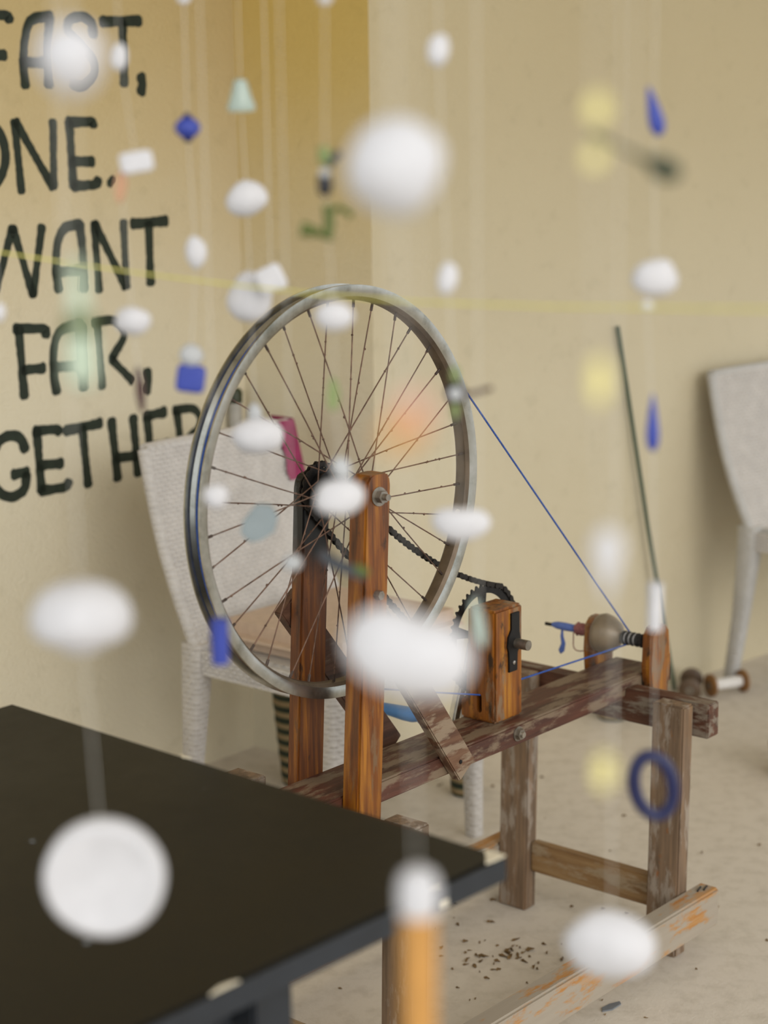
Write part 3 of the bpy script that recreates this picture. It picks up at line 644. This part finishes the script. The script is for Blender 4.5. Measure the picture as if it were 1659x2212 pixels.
for k in range(nl_):
    p, q = at_len(k*pitch), at_len((k+1)*pitch); mid = (p+q)/2; d = q-p
    o = obj('chain_link', LM[k % 2], None, chain); o.location = (mid.x, CV, mid.y); o.rotation_euler = (0, -math.atan2(d.y, d.x), 0)

# ------------------------------------------------------------------ blue drive cord round the rim channel and the pulley
Rc = .2905; pulley = Vector((SU, SZ)); rp_ = .0115; hc = Vector((0, HZ)); D = pulley-hc; L_ = D.length; base = math.atan2(D.y, D.x)
off = math.acos((Rc-rp_)/L_)
pts = []
t_up, t_lo = base+off, base-off-R(22)
up_w = hc+Vector((math.cos(t_up), math.sin(t_up)))*Rc; up_p = pulley+Vector((math.cos(t_up), math.sin(t_up)))*rp_
for i in range(81):
    a = t_up + (2*math.pi-(t_up-t_lo))*i/80; pts.append((Rc*math.cos(a), 0.0, HZ+Rc*math.sin(a)))
pts += [(.337, .009, .5115), (.413, .0095, .5125)]
for i in range(9):
    a = R(-95)+ (t_up+R(95))*i/8; pts.append((SU+rp_*math.cos(a), -.004, SZ+rp_*math.sin(a)))
bm = tube(pts, .00155, 6, None, True)
tag(obj('twine_loop', bm, MAT['bluecord'], None, 60), 'thin blue twine looped from the wheel rim to the spindle pulley', 'twine')
dc = bpy.data.objects['twine_loop']; dc.location = MLOC; dc.rotation_euler = (0, 0, MROT)

# ------------------------------------------------------------------ black table in the foreground
TROT = R(90-42.0)
table = thing('black_table', 'black worn wooden table in the left foreground with chipped corner', 'table', (.115, 1.730, 0), TROT)
TLx, TWy = .95, .80                                    # runs from the far right corner towards the viewer and to the left
top = obj('tabletop', box(-TLx, 0, 0, TWy, .6735, .70, .004, 3), MAT['table'], table); 
rim_bm = box(-TLx-.001, .001, -.0015, -.0002, .674, .6975, 0); obj('edge_band', rim_bm, MAT['table_edge'], table)
obj('apron', box(-TLx+.135, -.318, .06, TWy-.06, .615, .6733, .002), MAT['table_edge'], table)
obj('panel_leg', box(-.315, -.265, .035, TWy-.05, 0, .6733, .003), MAT['table_edge'], table)
obj('panel_leg', box(-TLx+.08, -TLx+.13, .035, TWy-.05, 0, .6733, .003), MAT['table_edge'], table)
def flake(pts, z): return prism(pts, z-.0012, z+.0008, 'z')
chips = [[(-.028, .001), (-.012, .014), (-.002, .024), (.0008, .012), (.0008, -.001), (-.016, -.001)],
         [(-.118, -.0012), (-.104, .003), (-.098, -.0012)], [(-.40, -.0012), (-.385, .004), (-.37, .002), (-.365, -.0012)], [(-.56, -.0012), (-.545, .004), (-.53, -.0012)],
         [(-.006, .47), (.0008, .462), (.0008, .484)]]
for c in chips: obj('paint_chip', flake(c, .7), MAT['chip'], table)
obj('paint_chip', box(-.100, -.088, -.0022, -.001, .6765, .684, .0004), MAT['chip'], table)
for (x, y, s) in ((-.545, .27, .008), (-.30, .28, .005), (-.33, .40, .004), (-.28, .395, .003), (-.40, .16, .004)):
    obj('paint_speck', lathe([(s, .6995), (s*.8, .7006), (s*.2, .7008)], 9, 'z', (x, y, 0)), MAT['grey_scrap'] if s < .006 else MAT['chip'], table)

# ------------------------------------------------------------------ woven chairs
def woven_panel(corners, nx, nz, thick, amp, bow=0.0):
    """closed panel whose surface is a real basket weave; corners: bottom-left, bottom-right, top-right, top-left"""
    bm = bmesh.new(); bl, br, tr_, tl = [Vector(c) for c in corners]
    nrm = (br-bl).cross(tl-bl).normalized(); sub = 4; NX, NZ = nx*sub, nz*sub; F, Bk = [], []
    for j in range(NZ+1):
        rowF, rowB = [], []
        for i in range(NX+1):
            s, t = i/NX, j/NZ; e = bl.lerp(br, s).lerp(tl.lerp(tr_, s), t)
            e = e - nrm*bow*math.sin(math.pi*t)
            h = amp*math.sin(math.pi*i/sub)*math.sin(math.pi*j/sub)+amp*.6*abs(math.sin(math.pi*i/sub))
            edge = min(i, NX-i, j, NZ-j)
            if i % sub == 0 and j % sub == 0: h = -.013
            elif (i % sub == 0 and j % sub in (1, 3)) or (j % sub == 0 and i % sub in (1, 3)): h = -.003
            h = h if edge > 1 else 0
            rowF.append(bm.verts.new(e+nrm*(thick/2+h))); rowB.append(bm.verts.new(e-nrm*(thick/2)))
        F.append(rowF); Bk.append(rowB)
    for j in range(NZ):
        for i in range(NX):
            bm.faces.new((F[j][i], F[j][i+1], F[j+1][i+1], F[j+1][i])); bm.faces.new((Bk[j][i], Bk[j+1][i], Bk[j+1][i+1], Bk[j][i+1]))
    for j in range(NZ):
        bm.faces.new((F[j][0], F[j+1][0], Bk[j+1][0], Bk[j][0])); bm.faces.new((F[j][NX], Bk[j][NX], Bk[j+1][NX], F[j+1][NX]))
    for i in range(NX):
        bm.faces.new((F[0][i], Bk[0][i], Bk[0][i+1], F[0][i+1])); bm.faces.new((F[NZ][i], F[NZ][i+1], Bk[NZ][i+1], Bk[NZ][i]))
    return bm
def swept(sections, bev=.006):
    """rounded bar through rectangular sections [(cx, cy, z, half_x, half_y)]"""
    bm = bmesh.new(); rings = []
    for cx, cy, z, hx, hy in sections:
        c = .3; pts = [(-hx, -hy*(1-c)), (-hx*(1-c), -hy), (hx*(1-c), -hy), (hx, -hy*(1-c)), (hx, hy*(1-c)), (hx*(1-c), hy), (-hx*(1-c), hy), (-hx, hy*(1-c))]
        rings.append([bm.verts.new((cx+a, cy+b, z)) for a, b in pts])
    for a, b in zip(rings, rings[1:]):
        for k in range(8): bm.faces.new((a[k], a[(k+1) % 8], b[(k+1) % 8], b[k]))
    bm.faces.new(rings[0][::-1]); bm.faces.new(rings[-1]); return bm
def chair(label, loc, rz, mat, cushion):
    # local x: across, local -y: the way the chair faces; origin on the floor under the middle of the seat
    t = thing('wicker_chair', label, 'chair', loc, rz, 'pale wicker chairs along the wall')
    W2 = .215
    for sx in (-1, 1):
        obj('leg', swept([(sx*(W2-.004), -.205, 0, .015, .015), (sx*(W2-.006), -.203, .20, .018, .018), (sx*(W2-.010), -.198, .40, .023, .023)]), mat, t, 50)
        obj('leg', swept([(sx*(W2-.030), .228, 0, .014, .016), (sx*(W2-.016), .186, .20, .017, .020), (sx*(W2-.006), .160, .36, .022, .026), (sx*(W2-.008), .160, .44, .020, .026)]), mat, t, 50)
    apron = box(-W2, W2, -.222, .17, .376, .432, .012, 3)
    seat = obj('seat', apron, mat, t, 50)
    # back: three stacked woven strips that bow backwards
    lev = [(.425, .150, .215), (.55, .178, .213), (.68, .225, .210), (.81, .292, .205)]
    bm = woven_panel([(-lev[0][2], lev[0][1], lev[0][0]), (lev[0][2], lev[0][1], lev[0][0]), (lev[-1][2], lev[-1][1], lev[-1][0]), (-lev[-1][2], lev[-1][1], lev[-1][0])], 44, 46, .022, .0020, .018)
    back = obj('backrest', bm, MAT['weave'], t, 80)
    for sx in (-1, 1):
        pts = []
        for i in range(9):
            q = i/8; x = sx*(.215+(.205-.215)*q); y = .150+(.292-.150)*q+.018*math.sin(math.pi*q)*.93; z = .425+(.81-.425)*q-.006*math.sin(math.pi*q)
            pts.append((x, y, z))
        obj('back_edge', tube(pts, .0125, 8), mat, back, 60)
    obj('top_edge', tube([(-.205, .292, .81), (-.1, .294, .8115), (.1, .294, .8115), (.205, .292, .81)], .0125, 8), mat, back, 60)
    obj('apron_weave', woven_panel([(-W2-.001, .145, .380), (-W2-.001, -.18, .380), (-W2-.001, -.18, .428), (-W2-.001, .145, .428)], 34, 6, .004, .002), MAT['weave'], seat, 80)
    if cushion:
        bm = box(-.19, .19, -.215, .14, .434, .487, .024, 4); c = obj('seat_cushion', bm, MAT['cushion'], t, 70); c['label'] = 'sand coloured seat cushion'
    return t
def mw(u, v):                                        # machine-frame floor point to world
    a = R(40.6266); return (MLOC[0]+u*math.sin(a)+v*math.cos(a), MLOC[1]+u*math.cos(a)-v*math.sin(a), 0)
chair('pale wicker chair with sand cushion seen through the bicycle wheel', mw(.665, -.645), MROT, MAT['wicker'], True)
chair('pale wicker chair against the wall at the right edge of the photo', (1.180, 4.545, 0), R(90-48), MAT['wicker2'], False)

# magenta cloth draped over the far edge of the chair back
def edge_cloth():
    bm = bmesh.new(); O_, I_ = [], []
    for k in range(11):
        q = 1.03-.32*k/10; x = .215-.010*q; y = .150+.142*q+.017*math.sin(math.pi*min(1, q)); z = .425+.385*q
        wv = .003*math.sin(k*1.3)
        sec = [(-.040+wv, -.0150-.002), (-.022, -.0165), (-.004, -.0175), (.010, -.0130), (.0175, 0), (.019+wv, .014), (.020, .034), (.018+wv, .058)]
        o = []; i_ = []
        for (a_, b_) in sec:
            o.append(bm.verts.new((x+a_*1.12, y+b_*1.12, z))); i_.append(bm.verts.new((x+a_, y+b_, z)))
        O_.append(o); I_.append(i_)
    n = 8
    for k in range(10):
        for i in range(n-1):
            bm.faces.new((O_[k][i], O_[k][i+1], O_[k+1][i+1], O_[k+1][i])); bm.faces.new((I_[k][i], I_[k+1][i], I_[k+1][i+1], I_[k][i+1]))
        bm.faces.new((O_[k][0], O_[k+1][0], I_[k+1][0], I_[k][0])); bm.faces.new((O_[k][n-1], I_[k][n-1], I_[k+1][n-1], O_[k+1][n-1]))
    for k in (0, 10):
        for i in range(n-1): bm.faces.new((O_[k][i], I_[k][i], I_[k][i+1], O_[k][i+1]))
    return bm
cl = obj('draped_cloth', edge_cloth(), MAT['magenta'], None, 60)
cl.location = mw(.665, -.645); cl.rotation_euler = (0, 0, MROT)
tag(cl, 'magenta cloth draped over the far edge of the cushioned wicker chair', 'cloth')

# pole with dark cap behind that chair
wp = P0-TL*.052+NL*.020
pole = thing('wall_pipe', 'short grey pipe with a dark green cap on the wall behind the cushioned chair', 'pipe', (wp.x, wp.y, 0), 0)
obj('pipe_body', tube([(0, 0, .46), (0, 0, .835)], .0155, 14), MAT['greypole'], pole, 40)
obj('pipe_cap', lathe([(.0165, .828), (.0175, .852), (.012, .860), (.002, .862)], 14), MAT['darkolive'], pole, 40)

# ------------------------------------------------------------------ things on the floor along the wall
def drum(name, label, loc, r0, r1, h, cat):
    prof = [(r0*.9, 0), (r0, .006)]; k = 14
    for i in range(k): prof.append((r0+(r1-r0)*i/(k-1)+(.002 if i % 2 else 0), .010+(h-.016)*i/(k-1)))
    prof += [(r1*.9, h)]
    o = obj(name, lathe(prof, 28), MAT['stripes'], None, 50); o.location = loc; return tag(o, label, cat)
drum('striped_basket', 'tall green and black striped basket behind the far wheel post', (-.195, 3.905, 0), .040, .062, .27, 'basket')
drum('yarn_spool', 'short green and brown striped yarn spool beside the chair front leg', (.172, 3.822, 0), .034, .034, .085, 'yarn spool')
drum('yarn_spool', 'green-rimmed yarn spool standing behind the right cross beam', (.555, 4.34, 0), .036, .036, .085, 'yarn spool')
def bobbin(label, loc, rot, wound, wm):
    t = thing('bobbin', label, 'bobbin', loc, 0, 'bobbins lying by the right wall'); t.rotation_euler = rot
    fl = [(.006, 0), (.024, .001), (.0295, .004), (.0295, .009), (.024, .012), (.010, .0135)]
    for s in (0, 1):
        prof = fl if not s else [(r, .110-h) for r, h in fl]
        obj('flange', lathe(prof, 28), wm, t, 40)
    obj('wound_thread' if wound else 'core', lathe([(.013, .012), (.0145, .02), (.0145, .09), (.013, .098)], 20), MAT['whitethread'] if wound else wm, t, 40)
    obj('bore_ring', lathe([(.004, -.002), (.010, -.002), (.010, .002), (.004, .002)], 16, 'z', (0, 0, 0), None, True), MAT['dullsteel'], t, 40)
    return t
bobbin('empty dark brown bobbin pointing at the viewer by the right wall', (.765, 4.46, .030), (R(-90), 0, R(-12)), False, MAT['darkspool'])
bobbin('brown bobbin wound with white thread lying by the right wall', (.820, 4.500, .030), (R(90), 0, R(90+24)), True, MAT['spoolwood'])
rod = obj('leaning_rod', tube([(.742, 4.552, .004), (.658, 4.497, .45), (.569, 4.432, .9548)], .0052, 10), MAT['greenrod'], None, 40)
tag(rod, 'thin dark green rod leaning against the right wall', 'rod')
sc = obj('floor_scrap', prism([(-.022, -.004), (-.005, -.009), (.020, -.003), (.024, .005), (.004, .008), (-.015, .005)], 0, .0025, 'z'), MAT['grey_scrap']); sc.location = (.361, 2.80, 0); sc.rotation_euler = (0, 0, R(35))
tag(sc, 'small grey scrap on the floor in front of the bottom rail', 'scrap')
pt = obj('clay_pot', lathe([(.03, 0), (.045, .004), (.062, .04), (.066, .075), (.055, .10), (.045, .108), (.05, .118), (.043, .118), (.038, .10), (.02, .06)], 28), MAT['spoolwood'], None, 40)
pt.location = (.915, 3.905, 0); tag(pt, 'brown rounded pot cut off by the right edge of the photo', 'pot')
# dry leaf bits: too many and too small to count
bm = bmesh.new(); rnd = random.Random(11)
def leafbit(x, y, s):
    a = rnd.uniform(0, 6.28); c, s_ = math.cos(a), math.sin(a); w = s*rnd.uniform(.2, .45); h = rnd.uniform(.0005, .003)
    pts = [(-s, 0), (-s*.3, w), (s*.6, w*.7), (s, 0), (s*.4, -w), (-s*.5, -w*.8)]
    v = [bm.verts.new((x+c*p-s_*q, y+s_*p+c*q, .001+h*(1+math.sin(i*2.1)))) for i, (p, q) in enumerate(pts)]
    v2 = [bm.verts.new((q.co.x, q.co.y, q.co.z-.0008)) for q in v]
    bm.faces.new(v); bm.faces.new(v2[::-1])
    for i in range(6): bm.faces.new((v[i], v2[i], v2[(i+1) % 6], v[(i+1) % 6]))
for i in range(26): leafbit(rnd.gauss(.20, .03), rnd.gauss(2.985, .035), rnd.uniform(.004, .011))
for i in range(34): leafbit(rnd.gauss(.17, .05), rnd.gauss(3.05, .09), rnd.uniform(.002, .007))
for i in range(40): leafbit(rnd.uniform(-.1, .75), rnd.uniform(2.6, 4.0), rnd.uniform(.002, .005))
lf = obj('dry_leaf_litter', bm, MAT['leaf']); tag(lf, 'dry brown leaf bits scattered on the concrete under the machine', 'leaf litter'); lf['kind'] = 'stuff'

# ------------------------------------------------------------------ hanging strands of found scraps
def dispbm(bm, amp, freq, seed):
    for v in bm.verts:
        n = noise.noise(v.co*freq+Vector((seed, seed*1.3, 2))); v.co += v.co.normalized()*n*amp
    return bm
def scale_bm(bm, sx, sy, sz):
    for v in bm.verts: v.co = Vector((v.co.x*sx, v.co.y*sy, v.co.z*sz))
    return bm
def shape(kind, w, h, seed):
    """body of a hanging scrap, about w wide and h tall, plus a list of extra parts (name, bmesh, material)"""
    ex = []; d = min(w, h)*.75
    if kind == 'lump': bm = scale_bm(dispbm(ico(.5, 3), .07, 2.2, seed), w, d, h)
    elif kind == 'pebble':
        bm = ico(.5, 3)
        for v in bm.verts: v.co.x *= 1-.35*(v.co.z) if v.co.z > 0 else 1; v.co.z += .12*v.co.x
        scale_bm(dispbm(bm, .06, 2, seed), w, d, h)
    elif kind == 'twolobe':
        bm = ico(.5, 3)
        for v in bm.verts: v.co.z *= .82+.30*abs(v.co.x*2)**1.0 if v.co.z > 0 else 1.05; v.co.z -= .05
        scale_bm(dispbm(bm, .05, 2, seed), w, d, h)
    elif kind == 'block': 
        bm = ico(.5, 4)
        for v in bm.verts:
            q = v.co; v.co = q*(.5/(abs(q.x)**6+abs(q.y)**6+abs(q.z)**6)**(1/6))
        scale_bm(bm, w, d*.6, h)
    elif kind == 'dome':
        bm = lathe([(.02, .5), (.2, .47), (.36, .36), (.46, .18), (.5, -.05), (.46, -.24), (.36, -.36), (.22, -.40), (.17, -.5), (.06, -.5)], 28); scale_bm(bm, w, w, h)
    elif kind == 'lid':
        bm = lathe([(.05, -.06), (.40, -.06), (.43, -.075), (.47, -.07), (.5, -.04), (.5, .09), (.475, .095), (.465, -.01), (.1, -.015)], 48, 'y'); scale_bm(bm, w, w, h)
    elif kind == 'neck':
        bm = lathe([(.3, -.5), (.5, -.46), (.5, -.2), (.42, 0), (.3, .18), (.28, .44), (.34, .46), (.34, .5), (.2, .5)], 24); scale_bm(bm, w, w, h)
        ex.append(('neck_band', scale_bm(lathe([(.46, -.07), (.52, -.05), (.50, .05), (.40, .09)], 24), w, w, h), 'olive'))
    elif kind == 'cone': bm = lathe([(.1, .5), (.22, .45), (.36, .0), (.5, -.38), (.46, -.5), (.1, -.5)], 22); scale_bm(bm, w, w, h)
    elif kind == 'bead':
        bm = lathe([(.05, .42), (.2, .38), (.42, .2), (.5, 0), (.42, -.2), (.2, -.38), (.05, -.42)], 24); scale_bm(bm, w, w, h*.9)
        ex.append(('end_cap', scale_bm(lathe([(.05, .55), (.16, .48), (.14, .34), (.05, .33)], 14), w, w, h*.9), 'navy'))
        ex.append(('end_cap', scale_bm(lathe([(.05, -.55), (.16, -.48), (.2, -.34), (.05, -.33)], 14), w, w, h*.9), 'navy'))
    elif kind == 'stickbead':
        bm = scale_bm(ico(.5, 3), w, w, h)
        ex.append(('white_eye', scale_bm(lathe([(.33, -.40), (.28, -.47), (.12, -.52), (.02, -.53)], 18, 'y'), w, w, h), 'lightgrey'))
        ex.append(('stick', tube([(w*.4, 0, -h*.1), (w*1.0, 0, -h*.02), (w*1.75, 0, h*.2)], w*.12, 8), 'brown'))
        ex.append(('leaf_tip', scale_bm(lathe([(.03, 1.35), (.22, 1.0), (.16, .45), (.05, .42)], 12), w, w*.5, h), 'green'))
        ex.append(('leaf_tip', scale_bm(lathe([(.03, -1.35), (.20, -1.0), (.16, -.45), (.05, -.42)], 12), w, w*.5, h), 'green'))
    elif kind == 'tube':
        bm = lathe([(.5, -.5), (.5, .5), (.40, .5), (.40, -.5)], 24, 'z', (0, 0, 0), None, True); scale_bm(bm, w, w, h)
    elif kind == 'ring':
        n = 40; bm = tube([(math.cos(2*math.pi*i/n)*(w*.5-w*.13), 0, math.sin(2*math.pi*i/n)*(h*.5-w*.13)) for i in range(n)], w*.13, 12, None, True)
    elif kind == 'drop': bm = lathe([(.04, .5), (.16, .40), (.34, .12), (.48, -.16), (.46, -.34), (.28, -.46), (.06, -.5)], 24); scale_bm(bm, w, w*.7, h)
    elif kind == 'shard':
        r_ = random.Random(seed); pts = [(-.5, -.1), (-.38, .36), (-.05, .5), (.3, .40), (.5, .05), (.36, -.3), (.08, -.5), (-.3, -.42)]
        pts = [(p[0]*w*r_.uniform(.8, 1.05), p[1]*h*r_.uniform(.88, 1.04)) for p in pts]; bm = prism(pts, -d*.12, d*.12, 'y', d*.04)
    elif kind == 'flake':
        bm = prism([(-.45*w, -.35*h), (-.1*w, -.5*h), (.3*w, -.32*h), (.42*w, 0), (.1*w, .06*h), (-.3*w, .02*h)], -d*.08, d*.08, 'y', d*.03)
        ex.append(('pink_half', prism([(-.28*w, .03*h), (.1*w, .07*h), (.42*w, .02*h), (.3*w, .4*h), (0, .5*h), (-.3*w, .3*h)], -d*.08, d*.08, 'y', d*.03), 'pink'))
    elif kind == 'strap':
        bm = prism([(-w/2, -h*.2), (-w*.2, -h*.5), (w*.2, -h*.35), (w/2, -h*.3), (w/2, h*.25), (w*.1, h*.35), (-w*.15, h*.2), (-w/2, h*.45)], -h*.2, h*.2, 'y', h*.06)
        ex.append(('green_end', scale_bm(ico(.5, 2), h*1.2, h*.6, h*.8), 'olive'))
        for v in ex[0][1].verts: v.co.x += w*.36; v.co.z += h*.25
    elif kind == 'spoon':
        n = 14; bm = bmesh.new()
        tube([(-w*.5+w*.72*i/n, 0, 0) for i in range(n+1)], 0, 10, bm, False, lambda i: h*(.17-.10*math.sin(math.pi*min(1, i/n*1.1))))
        m2 = ico(.5, 3); scale_bm(m2, w*.36, h*.5, h*.85)
        for v in m2.verts:
            if v.co.y < 0: v.co.y *= .25
            v.co.x += w*.33
        t_ = bpy.data.meshes.new('t'); m2.to_mesh(t_); m2.free(); bm.from_mesh(t_); bpy.data.meshes.remove(t_)
    elif kind == 'captube':
        bm = lathe([(.2, -.5), (.5, -.5), (.5, .27), (.2, .27)], 28); scale_bm(bm, w*.82, w*.82, h)
        cap = lathe([(.5, .27), (.54, .29), (.54, .41), (.46, .47), (.25, .5), (.03, .505)], 28); scale_bm(cap, w*.9, w*.9, h); ex.append(('white_cap', cap, 'white'))
    elif kind == 'twig':
        bm = tube([(w*.02, 0, -h*.12), (w*.06, 0, -h*.25), (w*.03, 0, -h*.40), (-w*.1, 0, -h*.36), (-w*.38, 0, -h*.32)], 0, 10, None, False, lambda i: (w*.07, w*.09, w*.10, w*.07, w*.13)[i])
        ex.append(('black_bead', scale_bm(lathe([(.05, .5), (.4, .4), (.5, 0), (.4, -.4), (.05, -.5)], 18), w*.24, w*.24, h*.22), 'black'))
        for v in ex[-1][1].verts: v.co.z += h*.06
        ex.append(('white_eye', scale_bm(ico(.5, 2), w*.18, w*.1, h*.08), 'lightgrey'))
        for v in ex[-1][1].verts: v.co += Vector((0, -w*.10, h*.15))
        ex.append(('green_top', scale_bm(lathe([(.1, .5), (.4, .4), (.5, -.3), (.2, -.5)], 16), w*.22, w*.22, h*.16), 'green'))
        for v in ex[-1][1].verts: v.co.z += h*.30
        ex.append(('side_twig', tube([(w*.05, 0, h*.20), (w*.18, 0, h*.30), (w*.24, 0, h*.33)], w*.06, 8), 'charcoal'))
        ex.append(('side_twig', tube([(w*.05, 0, -h*.18), (w*.22, 0, -h*.14), (w*.42, 0, -h*.22)], w*.05, 8), 'olive'))
    return bm, ex
strands = {}
for i, (sid, name, kind, mat, P, w, h, tilt, label) in enumerate(PENDANTS):
    bm, ex = shape(kind, w, h, i+1)
    cat = {'foam_pebble': 'pebble', 'foam_bead': 'bead', 'glass_bead': 'bead', 'foam_ball': 'ball', 'foam_float': 'float'}.get(name, name.split('_')[-1])
    o = obj(name, bm, MAT[mat], None, 45 if kind not in ('lump', 'twolobe', 'pebble', 'drop', 'block') else 89)
    for en, eb, em in ex: obj(en, eb, MAT[em], o, 60)
    o.location = P; o.rotation_euler = (R(random.uniform(-6, 6)), R(tilt), R(random.uniform(-15, 15)) if kind in ('lump', 'cone') else 0)
    tag(o, label, cat, 'scraps hung on threads')
    strands.setdefault(sid, []).append((P, h))
names = {'a': 'thread carrying the mushroom-shaped float and the big lid', 'A': 'thread holding the blurry white scrap over the letters A and S', 'o': 'thread holding the green bottle neck', 'n': 'thread holding the orange and pink flake', 'b': 'thread carrying the peach fragment and brown sliver', 'z': 'thread at the very left edge of the photo',
         'c': 'thread carrying the blue bead and the blue cube', 'd': 'thread carrying the pale cone and blue glass shard', 'q': 'short thread holding the tilted white square',
         'e': 'thread carrying the green twig and passing the hub', 'f': 'thread carrying the blue tube at the left rim', 'p': 'thread holding the small pale scrap at the far post',
         'g': 'thread carrying the black bead at the right rim', 'h': 'near thread carrying the big white ball and orange tube', 'i': 'near thread carrying the yellow flakes',
         'k': 'thread carrying the blue petals and the blue ring', 'l': 'thread holding the dark green spoon', 'm': 'thread holding the low white float', 'j': 'thread holding the greenish glass strip'}
for sid, lst in strands.items():
    lst.sort(key=lambda q: -q[0][2]); x, y, z = lst[0][0]
    pts = [(x, y, 3.1), (x, y, z+.15)] + [tuple(q[0]) for q in lst]
    tag(obj('hanging_thread', tube(pts, .00026, 6), MAT['thread'], None, 60), 'pale '+names[sid] if not names[sid].startswith('pale') else names[sid], 'thread', 'threads hanging from the ceiling')
YELLOW_CORD = [(-1.36, 2.90, 1.42)] + YELLOW_CORD + [(2.4, .55, 1.36)]
yc = obj('yellow_cord', tube(YELLOW_CORD, .0011, 8), MAT['yellowcord'], None, 60)
tag(yc, 'yellow cord stretched across the photo above the wheel', 'cord')
